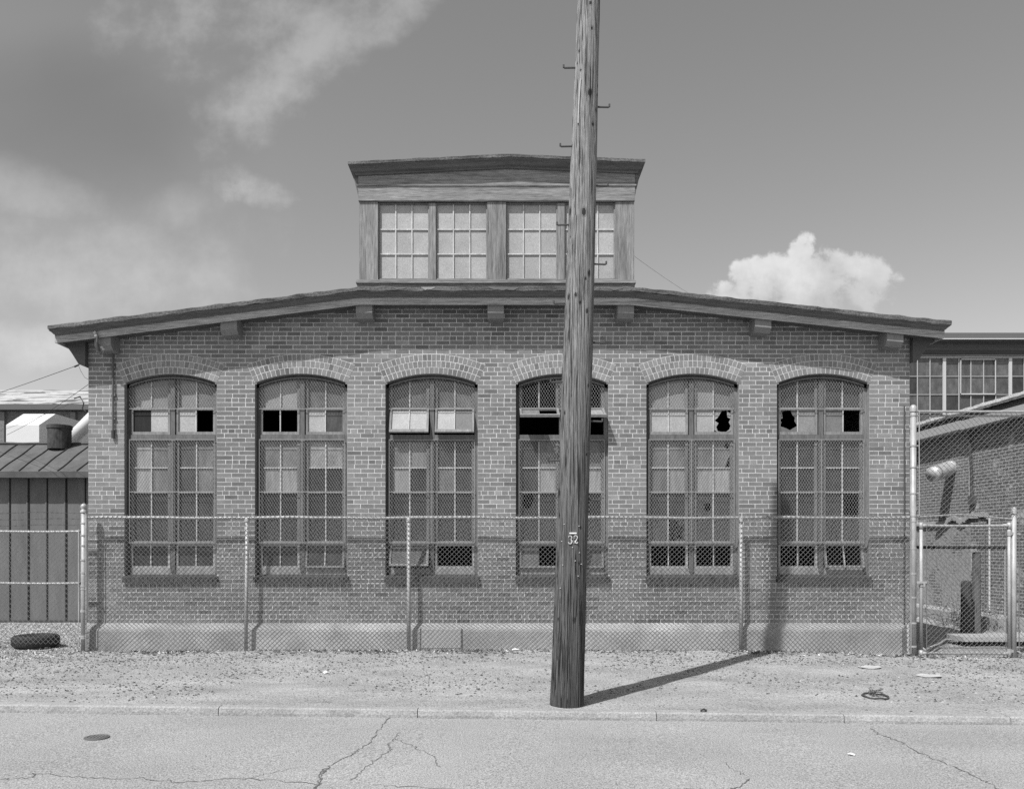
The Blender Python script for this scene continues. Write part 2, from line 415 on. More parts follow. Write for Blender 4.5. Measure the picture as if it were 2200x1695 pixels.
# bricks, laid one by one
PZB, BH = .0677, .0562
bk = MB()
def brick(x0, x1, z0, z1, tone, y=-.0025):
    if x1-x0 < .018: return
    j = lambda: R.uniform(-.0012,.0012)
    bk.box(x0+j(), x1+j(), y+R.uniform(-.001,.0008), .01, z0+j(), z1+j(), tone, skip='b')
def btone(x, z):
    t = .175*(1+.32*mn.noise(Vector((x*.6, z*.9, 0))))
    t *= 1+R.gauss(0,.10)
    if R.random() < .05: t *= .72
    if R.random() < .03: t *= 1.25
    if z < 1.05: t *= .92+.75*max(0, mn.noise(Vector((x*.9+4, z*1.6, 7))))
    return max(.06, t)
z = .425; row = 0
hrow = round((3.34-.425)/PZB) % 7
while z < 5.35:
    zc_ = z+BH/2
    ex = []
    for c in CS:
        if 1.02 < zc_ < 1.15: ex.append((c-HW-.01, c+HW+.02))
        elif 1.15 <= zc_ < ZS: ex.append((c-HW, c+HW))
        elif ZS <= zc_ < 4.376: h = .71+(zc_-4.10)/.276*.117-.035; ex.append((c-h, c+h))
        elif 4.376 <= zc_ < 4.55:
            h2 = 2.134**2-(zc_+BH/2-ZC)**2
            if h2 > 0: ex.append((c-math.sqrt(h2), c+math.sqrt(h2)))
    segs = []; cur = XL
    for a, b in ex: segs.append((cur, a)); cur = b
    segs.append((cur, XR))
    hd = row % 7 == hrow
    pitch = .1045 if hd else .2088
    off = (0 if row % 2 else pitch/2)+R.uniform(-.012,.012) + (.05 if hd else 0)
    zj = R.uniform(-.001,.001)
    for a, b in segs:
        # snap piers so that bond restarts
        x = XL-.3+off; L = []
        while x < b:
            x1 = x+pitch-.0115
            if x1 > a:
                p0, p1 = max(x, a), min(x1, b)
                if p1-p0 > .035: L.append([p0, p1])
            x += pitch
        if L:
            if L[0][0]-a < .05: L[0][0] = a+.002
            if b-L[-1][1] < .05: L[-1][1] = b-.002
        for p0, p1 in L:
            if zc_ < fb((p0+p1)/2)+.06: brick(p0, p1, z+zj, z+zj+BH, btone(p0, z))
    z += PZB; row += 1
bk.build('brickwork', m_brick, B)
# arches of three rowlock rings
for c in CS:
    am = MB(); th = math.asin(HW/RA)
    am2 = []
    N = 26
    pts = [(c+(RA+.004)*math.sin(-th+2*th*k/N), ZC+(RA+.004)*math.cos(-th+2*th*k/N)) for k in range(N+1)]
    pto = [(c+(RA+.302)*math.sin(-th+2*th*k/N), ZC+(RA+.302)*math.cos(-th+2*th*k/N)) for k in range(N+1)]
    for k in range(N): am.face([(pts[k][0],-.004,pts[k][1]),(pts[k+1][0],-.004,pts[k+1][1]),(pto[k+1][0],-.004,pto[k+1][1]),(pto[k][0],-.004,pto[k][1])], m=1)
    for k in range(N): am.face([(pts[k][0],-.004,pts[k][1]),(pts[k][0],.06,pts[k][1]),(pts[k+1][0],.06,pts[k+1][1]),(pts[k+1][0],-.004,pts[k+1][1])], m=1)
    for ring in range(3):
        r0 = RA+.006+ring*.1; r1 = r0+.089
        n = int(round(2*th*(r0+.045)/.0705)); of = R.random()*.0
        for k in range(n):
            a0 = -th+2*th*(k+.07)/n; a1 = -th+2*th*(k+.93)/n
            q = [(c+r0*math.sin(a0), ZC+r0*math.cos(a0)),(c+r0*math.sin(a1), ZC+r0*math.cos(a1)),(c+r1*math.sin(a1), ZC+r1*math.cos(a1)),(c+r1*math.sin(a0), ZC+r1*math.cos(a0))]
            yy = -.0065+R.uniform(-.001,.001)
            am.prism(q, yy, .005, tone=btone(c, 3)*R.uniform(1.0,1.2), m=0, back=False)
    am.build('window_arch', [m_brick, m_mortar], B)
# foundation with splayed top and chamfered right end
fd = MB(); prof = [(-.095,-.35),(-.095,.30),(-.086,.335),(-.004,.42),(.02,.42),(.02,-.35)]
nx = 90; rows = []
for i in range(nx+1):
    x = lerp(XL-.02, XR-.16, i/nx)
    rows.append([(x, y+(mn.noise(Vector((x*3,y*9,zz*3)))*.004), zz+(mn.noise(Vector((x*2.3,zz,0)))*.006 if zz > 0 else 0)) for y, zz in prof])
rows.append([(XR-.02, 0.015, zz) for y, zz in prof])
for p, q in zip(rows, rows[1:]):
    for k in range(5): fd.face([p[k], q[k], q[k+1], p[k+1]] if k else [p[0], q[0], q[1], p[1]], .3)
fd.face(rows[0][::-1], .3)
fd.build('foundation', m_conc, B)
# ash clean-out hatch in the foundation
ht = MB(); hx0, hx1 = PX(905,-.1), PX(990,-.1)
ht.box(hx0, hx1, -.104, -.09, .05, .33, .36); ht.box(hx0-.02, hx0-.002, -.108, -.09, .03, .35, .12); ht.box(hx1+.002, hx1+.02, -.108, -.09, .03, .35, .12)
ht.build('patched_hatch', m_tone, B)
# sloping soffit slab + roof
rf = MB()
off_t = .19
pr = [(-6.66,fb(-6.66)+.04),(-2.13,5.247),(1.89,5.247),(6.57,fb(6.57)+.04),(6.57,fb(6.57)+.2),(1.89,5.407),(-2.13,5.407),(-6.66,fb(-6.66)+.2)]
rf.prism(pr, -.308, 14.3, m=0)
roof = rf.build('roof', m_soffit, B)
rt = MB(); e = .004
tp = [(-6.70,fb(-6.70)+.205),(-2.13,5.43),(1.89,5.43),(6.62,fb(6.62)+.205)]
for a, b in zip(tp, tp[1:]): rt.face([(a[0],-.44,a[1]),(b[0],-.44,b[1]),(b[0],14.3,b[1]+.001),(a[0],14.3,a[1]+.001)], .08)
rt.build('roofing_felt', m_roof, roof)
def fine(pts, step):
    o = []
    for a, b in zip(pts, pts[1:]):
        n = max(1, int(abs(b[0]-a[0])/step))
        o += [(lerp(a[0], b[0], i/n), lerp(a[1], b[1], i/n)) for i in range(n)]
    return o+[pts[-1]]
fs = MB(); fsp = FB
for a, b in zip(fsp, fsp[1:]): fs.prism([(a[0],a[1]),(b[0],b[1]),(b[0],b[1]+.115),(a[0],a[1]+.115)], -.335, -.311, m=0)
for a, b in zip(fsp, fsp[1:]): fs.prism([(a[0],a[1]-.008),(b[0],b[1]-.008),(b[0],b[1]+.01),(a[0],a[1]+.01)], -.342, -.336, m=0)
# side boards running back
fs.box(-6.69,-6.665,-.335,14.3, fb(-6.664), fb(-6.664)+.115); fs.box(6.575,6.60,-.335,14.3, fb(6.574), fb(6.574)+.115)
fs.build('fascia', m_fascia, roof)
def sweep(mb, line, prof, y0, k_end, back, tone=.1, rough=0.0, seed=0, closed=True):
    # line: (x,z) along the front; prof: (out, up); ends mitre round to the sides
    n = len(line); rows = []
    for i, (x, zz) in enumerate(line):
        r = []
        for o, u in prof:
            xx = x-(o*k_end if i == 0 else 0)+(o*k_end if i == n-1 else 0)
            jz = mn.noise(Vector((x*6+seed, o*30, u*30)))*rough
            r.append((xx, y0-o, zz+u+jz))
        rows.append(r)
    first = [(p[0], back, p[2]) for p in rows[0]]; last = [(p[0], back, p[2]) for p in rows[-1]]
    rows = [first]+rows+[last]
    np_ = len(prof)
    for p, q in zip(rows, rows[1:]):
        for k in range(np_ if closed else np_-1):
            k2 = (k+1) % np_; mb.face([p[k], q[k], q[k2], p[k2]], tone)
cm = MB(); line = [(x, zz+.1) for x, zz in FB]
sweep(cm, line, [(-.002,0),(.02,0),(.026,.012),(.045,.016),(.07,.035),(.10,.047),(.112,.058),(-.002,.058)], -.337, .5, 14.3)
cm.build('crown_moulding', m_crown, roof)
em = MB(); line = [(x, zz+.158) for x, zz in fine(FB, .07)]
sweep(em, line, [(-.03,.001),(.118,.001),(.125,.01),(.127,.060),(.118,.068),(-.03,.064)], -.337, .5, 14.3, rough=.016)
em.build('roofing_edge', m_roofedge, roof)
# torn felt scraps hanging on the middle edge
for px, wd in ((845,28),(905,30),(1050,46),(1085,30),(1300,40)):
    tm = MB(); x0 = PX(px,-.46); n = 7; wdm = wd/145
    ptsu = [(x0+wdm*k/n, 5.425) for k in range(n+1)]; ptsl = [(x0+wdm*k/n, 5.415-.05*math.sin(PI*k/n)*R.uniform(.4,1)) for k in range(n+1)]
    for k in range(n): tm.face([(ptsl[k][0],-.468,ptsl[k][1]),(ptsl[k+1][0],-.468,ptsl[k+1][1]),(ptsu[k+1][0],-.466,ptsu[k+1][1]),(ptsu[k][0],-.466,ptsu[k][1])], .12 if px!=905 else .25)
    tm.build('torn_felt', m_tone, roof)
# beam ends
for px in (226, 495, 784, 1065, 1343, 1636, 1918):
    x = PX(px, -.22); zb = fb(x)-.185; zt = fb(x)+.06; sk = (fb(x+.11)-fb(x-.11))
    bm_ = MB()
    for k, (xa, xb) in enumerate(((x-.122, x+.122),)):
        yf = -.30
        a = [(xa,yf,zt-sk/2),(xb,yf,zt+sk/2),(xb,yf,zb+.07+sk/2),(xa,yf,zb+.07-sk/2)]
        b_ = [(xa,yf+.07,zb-sk/2),(xb,yf+.07,zb+sk/2)]; c_ = [(xa,.0,zb-sk/2),(xb,.0,zb+sk/2),(xb,.0,zt+sk/2),(xa,.0,zt-sk/2)]
        bm_.face([a[3],a[2],a[1],a[0]]); bm_.face([b_[0],b_[1],a[2],a[3]]); bm_.face([c_[0],c_[1],b_[1],b_[0]])
        bm_.face([a[0],c_[3],c_[0],b_[0],a[3]]); bm_.face([a[1],a[2],b_[1],c_[1],c_[2]])
    bm_.build('beam_end', m_block, B)
# rafter tails and boards under the side eaves
for s, xw, xe in ((-1, XL, -6.64), (1, XR, 6.55)):
    for y in [ -.1+.75*i for i in range(19)]:
        zt = fb(xe)+.03
        q = [(xw,zt-.34),(xw+s*.10,zt-.30),(xw+s*.20,zt-.14),(xe,zt-.02),(xe,zt+.02),(xw,zt+.05)]
        if s > 0: q = q[::1]
        else: q = q[::-1]
        sb = MB(); sb.prism(q, y, y+.14, m=0); sb.build('rafter_tail', m_soffit, B)
# conduit, insulator bracket and wire ends on the left
cd = MB()
cx_ = PX(243,-.03)
cd.path([(PX(207,-.4), -.37, PZ(722,-.4)), (PX(209,-.36),-.36,PZ(735,-.36)), (PX(213,-.25),-.28,PZ(752,-.28)), (PX(226,-.1),-.1,PZ(757,-.1)), (PX(238,-.05),-.05,PZ(757,-.05)), (cx_,-.035,PZ(765,-.035)), (cx_,-.035,PZ(800,-.035)), (cx_,-.035,PZ(935,-.035))], .016, 8, .10)
cd.tube((cx_,-.035,PZ(925,-.035)), (cx_,-.035,PZ(941,-.035)), .028, 8, .06)
for py in (790, 850, 900): cd.box(cx_-.035, cx_+.035, -.04, -.005, PZ(py,0)-.012, PZ(py,0)+.012, .15)
cd.build('conduit', m_tone, B)
ins = MB()
for px, py, y in ((204,716,-.36), (206,722,-.36), (212,744,-.27), (219,746,-.27), (222,750,-.25)):
    ins.lathe([(0,.035),(.016,.03),(.02,.01),(.026,0),(.02,-.012),(0,-.018)], P(px, py, y), 10, .45)
ins.path([P(202,714,-.37), P(208,720,-.38), P(211,728,-.36), P(213,736,-.33), P(211,744,-.28), P(219,748,-.26), P(222,756,-.24), P(218,764,-.05), P(212,756,-.2)], .006, 5, .3)
ins.build('wire_insulators', m_tone, B)
# thin conduit on right corner
rc = MB(); xx = PX(1943,-.02)
rc.tube((xx,-.02,.40), (xx,-.02,3.75), .010, 6, .08); rc.build('corner_conduit', m_tone, B)

# ---- arched windows
def jag(mb, rect, y, hole, tone, m):
    # pane with a jagged hole; hole = (cx, cz, rx, rz) in pane fractions
    x0, x1, z0, z1 = rect; cx, cz = lerp(x0, x1, hole[0]), lerp(z0, z1, hole[1]); rx, rz = hole[2]*(x1-x0), hole[3]*(z1-z0)
    n = 15; inn = []; out = []
    for k in range(n):
        a = 2*PI*k/n; ca, sa = math.cos(a), math.sin(a); j = R.uniform(.55, 1.35)
        tx = ((x1-cx) if ca > 0 else (cx-x0))/max(abs(ca), 1e-5); tz = ((z1-cz) if sa > 0 else (cz-z0))/max(abs(sa), 1e-5)
        t = min(tx, tz); ti = min(t*.999, j/math.sqrt((ca/rx)**2+(sa/rz)**2))
        out.append((cx+ca*t, cz+sa*t)); inn.append((cx+ca*ti, cz+sa*ti))
    for k in range(n):
        j = (k+1) % n
        mb.face([(out[k][0],y,out[k][1]),(out[j][0],y,out[j][1]),(inn[j][0],y,inn[j][1]),(inn[k][0],y,inn[k][1])][::-1], tone, m)
def diag_wires(mb, x0, x1, z0, z1, y, px, pz, r, ztop=None, zbot=None, tone=.4, sub=1, wob=0.0, seg=3):
    # two families of straight wires clipped to a box (and to a curved top)
    sl = pz/px
    for s in (1, -1):
        n0 = int((x0-x1-(z1-z0)/sl)/px)-2; n1 = int((x1-x0+(z1-z0)/sl)/px)+2
        for k in range(n0, n1+1):
            xb = x0+k*px   # x at z0
            pts = []
            # param over z
            za, zb2 = z0, z1
            xa = xb; xe = xb+s*(z1-z0)/sl
            # clip in x
            lo, hi = 0.0, 1.0; dx = xe-xa
            if abs(dx) > 1e-9:
                t0, t1 = (x0-xa)/dx, (x1-xa)/dx
                if t0 > t1: t0, t1 = t1, t0
                lo, hi = max(lo, t0), min(hi, t1)
            if hi-lo < 1e-3: continue
            if ztop:
                for _ in range(14):
                    if z0+(z1-z0)*hi > ztop(xa+dx*hi): hi -= (hi-lo)/12
                    else: break
            if hi-lo < 1e-3: continue
            nseg = max(1, int(sub*(hi-lo)*(z1-z0)/.25)) if sub > 1 else 1
            pr = None
            for q in range(nseg+1):
                t = lerp(lo, hi, q/nseg); X_, Z_ = xa+dx*t, z0+(z1-z0)*t
                o = wob*mn.noise(Vector((X_*1.3, Z_*1.6, 5+y))); ox = wob*.9*mn.noise(Vector((X_*1.7, Z_*2.0, 25+y)))
                pts.append((X_+ox, y+o+s*r*.9, Z_+wob*.6*mn.noise(Vector((X_*2.1, Z_*1.4, 45)))))
            if nseg == 1: mb.tube(pts[0], pts[1], r, seg, tone, caps=False)
            else: mb.path(pts, r, seg, tone)
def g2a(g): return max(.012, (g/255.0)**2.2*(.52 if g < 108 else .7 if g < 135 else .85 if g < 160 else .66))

YG = .15
ROWS = [(3.74,None),(3.33,3.715),(2.82,3.225),(2.435,2.81),(2.055,2.425),(1.665,2.045),(1.265,1.625)]
X_HALF = ((-.655,-.045),(.045,.655))
def window(ci, c, spec, opens):
    W = bpy.data.objects.new('x', None)
    fm = MB(); j0 = .09
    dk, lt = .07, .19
    # jambs and arched head; left jamb's shade and right jamb's sun put into tones
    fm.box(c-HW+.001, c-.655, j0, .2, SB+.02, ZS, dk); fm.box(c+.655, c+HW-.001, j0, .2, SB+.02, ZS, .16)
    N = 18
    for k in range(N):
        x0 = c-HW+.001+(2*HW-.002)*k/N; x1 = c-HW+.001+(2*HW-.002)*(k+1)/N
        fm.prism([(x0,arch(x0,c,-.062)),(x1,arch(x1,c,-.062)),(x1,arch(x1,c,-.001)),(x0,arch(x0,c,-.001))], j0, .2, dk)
    fm.box(c-.034, c+.034, .08, .2, SB+.05, 4.165, .115)
    fm.box(c-.655, c+.655, .083, .2, 3.245, 3.318, .12)
    fm.box(c-.655, c+.655, .088, .2, 1.628, 1.66, .16)
    # wooden sill
    fm.prism([(c-.655,1.165),(c+.655,1.165),(c+.655,1.262),(c-.655,1.262)], .10, .2, .27)
    # fixed sash stiles and muntins
    for xa, xb in X_HALF:
        xa += c; xb += c; xm = (xa+xb)/2
        for z0, z1 in ((1.662,3.243),(3.722,None)):
            zt = z1 if z1 else None
            for q, (s0, s1) in enumerate(((xa, xa+.04),(xb-.045, xb),(xm-.009, xm+.009))):
                tn = .15 if q < 2 else .45
                zz1 = zt if zt else arch((s0+s1)/2, c, -.065)
                fm.box(s0, s1, .115 if q < 2 else .128, .165, z0, zz1, tn)
            if zt:
                fm.box(xa+.04, xb-.045, .118, .165, z1-.025, z1, .14)
                fm.box(xa+.04, xb-.045, .112, .165, z0, z0+.018, .26)
                for zz in (2.813, 2.43, 2.048): fm.box(xa+.04, xb-.045, .127 if zz != 2.43 else .118, .165, zz-.009, zz+.009, .42 if zz != 2.43 else .3)
            else: fm.box(xa+.04, xb-.045, .118, .165, z0, z0+.022, .26)
    wo = fm.build('window', m_frame, B)
    # opaque panes; reflections and dirt both put into their grey tones
    halves = (MB(), MB(), MB(), MB())
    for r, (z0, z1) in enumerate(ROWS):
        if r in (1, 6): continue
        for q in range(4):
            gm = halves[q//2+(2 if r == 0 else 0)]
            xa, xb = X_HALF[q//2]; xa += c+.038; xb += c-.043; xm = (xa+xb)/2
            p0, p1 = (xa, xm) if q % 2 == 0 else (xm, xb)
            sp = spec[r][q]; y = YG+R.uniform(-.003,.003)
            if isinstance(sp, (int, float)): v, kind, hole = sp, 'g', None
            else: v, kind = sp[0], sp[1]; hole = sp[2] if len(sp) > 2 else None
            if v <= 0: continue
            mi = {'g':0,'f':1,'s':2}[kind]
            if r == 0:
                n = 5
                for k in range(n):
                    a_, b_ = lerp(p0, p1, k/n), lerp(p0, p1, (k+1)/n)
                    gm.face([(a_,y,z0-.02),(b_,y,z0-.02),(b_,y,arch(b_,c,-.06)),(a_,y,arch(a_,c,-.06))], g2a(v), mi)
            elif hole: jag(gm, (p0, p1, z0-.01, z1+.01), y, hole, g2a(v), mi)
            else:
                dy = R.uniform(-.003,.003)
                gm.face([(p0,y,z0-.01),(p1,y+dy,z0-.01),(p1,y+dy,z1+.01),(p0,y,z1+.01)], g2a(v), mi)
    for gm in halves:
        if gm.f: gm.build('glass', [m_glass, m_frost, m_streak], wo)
    # hopper and bottom vent sashes, hinged along the top
    for r, zt, zb, st in ((1, 3.722, 3.322, .19), (6, 1.624, 1.262, .30)):
        for h in (0, 1):
            xa, xb = X_HALF[h]; xa += c+.004; xb += c-.004; H = zt-zb
            ang = opens.get((r, h), 0.0); sm = MB(); b0 = .045 if r == 1 else .03
            xm = (xa+xb)/2
            pnl = spec[r][2*h:2*h+2]
            tt = st if ang == 0 else (st*1.1 if r == 1 else st*.7)
            for (x0, x1, z0, z1, t) in ((xa, xa+.03, -H, 0, tt), (xb-.034, xb, -H, 0, tt*1.1), (xa+.03, xb-.034, -.02, 0, tt), (xa+.03, xb-.034, -H, -H+b0, tt*1.05)):
                sm.box(x0, x1, -.018, .022, z0, z1, t)
            if not any(isinstance(p_, tuple) and p_[1] == 'board' for p_ in pnl) and pnl[0] != 'open': sm.box(xm-.008, xm+.008, -.012, .015, -H+b0, -.02, .42)
            for k, sp in enumerate(pnl):
                p0, p1 = (xa+.03, xm) if k == 0 else (xm, xb-.034)
                if sp == 'open': continue
                v, kind = (sp, 'g') if isinstance(sp, (int, float)) else (sp[0], sp[1]); hole = sp[2] if isinstance(sp, tuple) and len(sp) > 2 else None
                if v <= 0: continue
                mi = {'g':1,'f':2,'board':0}[kind]
                if hole: jag(sm, (p0, p1, -H+b0, -.02), .004, hole, g2a(v), mi)
                else: sm.face([(p0,.004,-H+b0),(p1,.004,-H+b0),(p1,.004,-.02),(p0,.004,-.02)], g2a(v), mi)
            so_ = sm.build('sash', [m_frame, m_glass, m_frost], wo, loc=(0, .118, zt))
            so_.rotation_euler = (-math.radians(ang), 0, 0)
            if ang > 5: so_['label'] = 'sash swung open at the bottom'
    # wire guards
    gd = MB(); gx0, gx1 = c-.66, c+.655
    if spec.get('topguard', True):
        gzb = 3.715
        diag_wires(gd, gx0, gx1, gzb, 4.18, .062, .0425, .068, .0015, ztop=lambda x: arch(x, c, -.05))
        gd.tube((gx0,.06,gzb), (gx1,.06,gzb), .005, 5)
        N = 14
        gd.path([(lerp(gx0,gx1,k/N), .062, arch(lerp(gx0,gx1,k/N), c, -.048)) for k in range(N+1)], .004, 4)
    for z0, z1 in ((1.655, 2.43), (2.44, 3.235)):
        diag_wires(gd, gx0, gx1, z0, z1, .062, .0425, .068, .0015)
    for zz in (1.652, 2.435, 3.238): gd.tube((gx0,.06,zz), (gx1,.06,zz), .0055, 5)
    for xx in (gx0, gx1, c+.0): gd.tube((xx,.06,1.65), (xx,.06,3.24), .004, 5)
    gd.build('wire_guard', m_guard, wo)
    # rowlock brick sill
    sm = MB(); x = c-HW-.01; 
    sm.prism([(c-HW-.01,1.05),(c+HW+.02,1.05),(c+HW+.02,1.135),(c-HW-.01,1.135)], -.045, .1, .12, m=2)
    while x < c+HW-.03:
        t = btone(x, 2)*.42
        x1 = x+.059
        yf = -.055+R.uniform(-.002,.002)
        i = len(sm.v)
        sm.v += [(x,yf,1.047),(x1,yf,1.047),(x1,yf,1.128),(x,yf,1.128),(x,.098,1.165),(x1,.098,1.165),(x,.05,1.047),(x1,.05,1.047)]
        for q in ((0,1,2,3),(3,2,5,4),(6,7,1,0),(0,3,4,6),(1,7,5,2)): sm.f.append(tuple(i+k for k in q)); sm.m.append(0); sm.t.append(t)
        x += .066
    sm.build('brick_sill', [m_brick, m_mortar, m_sillj], wo)
F_ = 'f'
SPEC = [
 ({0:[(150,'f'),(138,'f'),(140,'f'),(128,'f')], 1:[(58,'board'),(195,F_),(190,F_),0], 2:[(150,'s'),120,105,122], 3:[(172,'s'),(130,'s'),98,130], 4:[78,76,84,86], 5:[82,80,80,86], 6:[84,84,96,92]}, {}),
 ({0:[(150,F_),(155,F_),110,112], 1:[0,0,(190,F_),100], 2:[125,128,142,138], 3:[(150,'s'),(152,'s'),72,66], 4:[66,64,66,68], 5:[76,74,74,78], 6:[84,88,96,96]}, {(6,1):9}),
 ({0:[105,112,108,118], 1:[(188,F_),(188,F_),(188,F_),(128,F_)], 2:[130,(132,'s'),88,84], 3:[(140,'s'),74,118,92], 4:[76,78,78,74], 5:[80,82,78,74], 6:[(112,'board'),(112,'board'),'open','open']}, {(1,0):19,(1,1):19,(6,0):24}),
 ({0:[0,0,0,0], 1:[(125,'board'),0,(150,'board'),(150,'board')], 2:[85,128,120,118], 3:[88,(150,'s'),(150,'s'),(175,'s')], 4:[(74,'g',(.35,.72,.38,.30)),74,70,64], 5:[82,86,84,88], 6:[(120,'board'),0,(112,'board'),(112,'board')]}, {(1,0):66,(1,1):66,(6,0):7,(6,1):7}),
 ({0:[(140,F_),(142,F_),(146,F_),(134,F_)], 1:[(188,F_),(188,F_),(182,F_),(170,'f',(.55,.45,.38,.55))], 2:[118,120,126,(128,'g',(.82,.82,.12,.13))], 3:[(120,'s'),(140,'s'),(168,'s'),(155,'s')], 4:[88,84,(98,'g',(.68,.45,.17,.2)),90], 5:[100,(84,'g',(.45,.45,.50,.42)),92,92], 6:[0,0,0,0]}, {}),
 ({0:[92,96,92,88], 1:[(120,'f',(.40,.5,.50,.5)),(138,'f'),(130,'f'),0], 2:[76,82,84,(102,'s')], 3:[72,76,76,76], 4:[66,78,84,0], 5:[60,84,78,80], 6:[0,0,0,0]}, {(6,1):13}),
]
for i, c in enumerate(CS):
    sp, op = SPEC[i]; window(i, c, sp, op)

# ---- roof monitor
mon = MB(); YM = .1; s_ = 1750/12.6
mx = lambda px: (px-1080)*12.6/1750
mz = lambda py: 1.6+(1173-py)*12.6/1750
xl, xr = mx(772), mx(1362)
mon.box(xl+.02, xr-.02, YM+.08, 14, 5.3, mz(400), .12)           # body behind
mo = None
bodyo = mon.build('roof_monitor', m_wood, B)
pst = MB()
for a, b, yy in ((772,812,.0),(1047,1087,.0),(1322,1362,.0)): pst.box(mx(a), mx(b), YM, YM+.09, mz(603), mz(434), .2)
for a, b in ((922,936),(1198,1213)): pst.box(mx(a), mx(b), YM+.012, YM+.09, mz(600), mz(436), .2)
pst.box(xl-.003, xl+.018, YM+.005, 14, 5.3, mz(400), .2); pst.box(xr-.018, xr+.003, YM+.005, 14, 5.3, mz(400), .2)
pst.build('post_boards', m_woodv, bodyo)
fz = MB()
fz.box(xl-.01, xr+.01, YM-.03, YM+.085, mz(433), mz(402), .2)
fz.box(xl-.03, xr+.03, YM-.045, YM+.085, mz(402), mz(398.5), .1)
zt_l, zt_a, zt_r = mz(377), mz(361), mz(372)
fz.prism([(xl-.01,mz(398)),(xr+.01,mz(398)),(xr+.01,zt_r),(.10,zt_a),(xl-.01,zt_l)], YM-.028, YM+.08, .2)
fz.build('frieze_boards', m_wood, bodyo)
cm = MB(); GL = [(xl-.03, mz(381)), (.10, mz(365.5)), (xr+.03, mz(376.5))]
sweep(cm, GL, [(0,0),(.03,.0),(.04,.02),(.08,.035),(.11,.065),(.15,.085),(.165,.10),(0,.10)], YM-.03, .62, 14)
cm.build('cornice', m_crown, bodyo)
em = MB(); sweep(em, [(x, zz+.1) for x, zz in fine(GL, .08)], [(0,.0),(.172,.0),(.178,.008),(.178,.048),(.168,.055),(0,.055)], YM-.03, .62, 14, rough=.008, seed=9)
em.build('cornice_edge', m_roofedge, bodyo)
# monitor roof
so2 = MB()
so2.prism([(xl-.125,GL[0][1]+.085),(xl-.10,GL[0][1]+.05),(xl-.004,mz(428)),(xl-.004,GL[0][1]+.1)], YM-.02, 14, .1)
so2.prism([(xr+.004,GL[2][1]+.1),(xr+.004,mz(428)),(xr+.10,GL[2][1]+.05),(xr+.125,GL[2][1]+.085)], YM-.02, 14, .1)
so2.build('side_cornice', m_crown, bodyo)
mr_ = MB()
mr_.face([(xl-.13,YM-.19,GL[0][1]+.150),(.10,YM-.19,GL[1][1]+.150),(.10,14,GL[1][1]+.150),(xl-.13,14,GL[0][1]+.150)], .08)
mr_.face([(.10,YM-.19,GL[1][1]+.150),(xr+.13,YM-.19,GL[2][1]+.150),(xr+.13,14,GL[2][1]+.150),(.10,14,GL[1][1]+.150)], .08)
mr_.build('monitor_roof', m_roof, bodyo)
sl_ = MB(); sl_.box(mx(766), mx(1365), YM-.07, YM+.08, mz(611), mz(606), .2); sl_.box(mx(768), mx(1363), YM-.05, YM+.08, mz(606), mz(603.2), .3)
sl_.box(mx(768), mx(1363), YM-.03, YM+.08, 5.40, mz(611), .1)
for a, b in ((812,922),(936,1047),(1087,1198),(1213,1322)): sl_.box(mx(a)+.002, mx(b)-.002, YM+.03, YM+.079, mz(603), mz(597), .2)
sl_.box(mx(972), mx(1016), YM-.035, YM-.0, mz(603), mz(600.5), .2)
sl_.build('monitor_sill', m_wood, bodyo)
for a, b in ((812,922),(936,1047),(1087,1198),(1213,1322)):
    wm = MB(); x0, x1 = mx(a), mx(b); z0, z1 = mz(597), mz(435)
    wm.box(x0+.002, x0+.018, YM+.035, YM+.085, z0, z1, .19); wm.box(x1-.02, x1-.002, YM+.035, YM+.085, z0, z1, .22); wm.box(x0+.018, x1-.02, YM+.04, YM+.085, z1-.02, z1, .15)
    xi0, xi1 = x0+.018, x1-.02
    for k in (1,2): xc = lerp(xi0, xi1, k/3); wm.box(xc-.009, xc+.009, YM+.048, YM+.07, z0, z1-.02, .45)
    for k in (1,2): zc_ = lerp(z0, z1-.02, k/3); wm.box(xi0, xi1, YM+.046, YM+.0695, zc_-.009, zc_+.009, .45)
    for i in range(3):
        for j in range(3):
            wm.face([(lerp(xi0,xi1,i/3),YM+.066,lerp(z0,z1,j/3)),(lerp(xi0,xi1,(i+1)/3),YM+.066,lerp(z0,z1,j/3)),(lerp(xi0,xi1,(i+1)/3),YM+.066,lerp(z0,z1,(j+1)/3)),(lerp(xi0,xi1,i/3),YM+.066,lerp(z0,z1,(j+1)/3))], R.uniform(.30,.36), 1)
    wm.build('monitor_window', [m_frame, m_frost], bodyo)

# ------------------------------------------------------------ utility pole
PL = thing('utility_pole', (.654, -4.21, 0), 'tall leaning timber utility pole with step hooks and number 32', 'utility pole')
LEAN = .031
def prad(z): return poly_at([(-.3,.185),(0,.174),(.3,.167),(1.95,.156),(3.65,.152),(5.5,.132),(7.16,.113),(9.66,.105)], z)
pm = MB(); SEG, RG = 150, 640; H = 9.45; vs = []
knots = [(R.uniform(PI, 2*PI), R.uniform(.3, 9), R.choice((.008,.010,.012,.016,.022))) for _ in range(55)]
zs_ = [(-.15+(H+.15)*k/RG) for k in range(RG+1)]
tn = []
for zz in zs_:
    r0 = prad(zz)
    for k in range(SEG):
        t = 2*PI*k/SEG; ca, sa = math.cos(t), math.sin(t)
        g = abs(mn.noise(Vector((ca*9, sa*9, zz*.5+3)))); g2 = abs(mn.noise(Vector((ca*22, sa*22, zz*.8+8))))
        d = -.006*max(0, 1-g*9)-.003*max(0, 1-g2*8)+.004*mn.noise(Vector((ca*2, sa*2, zz*1.2)))
        r = r0+d; pm.v.append((ca*r+LEAN*zz, sa*r, zz))
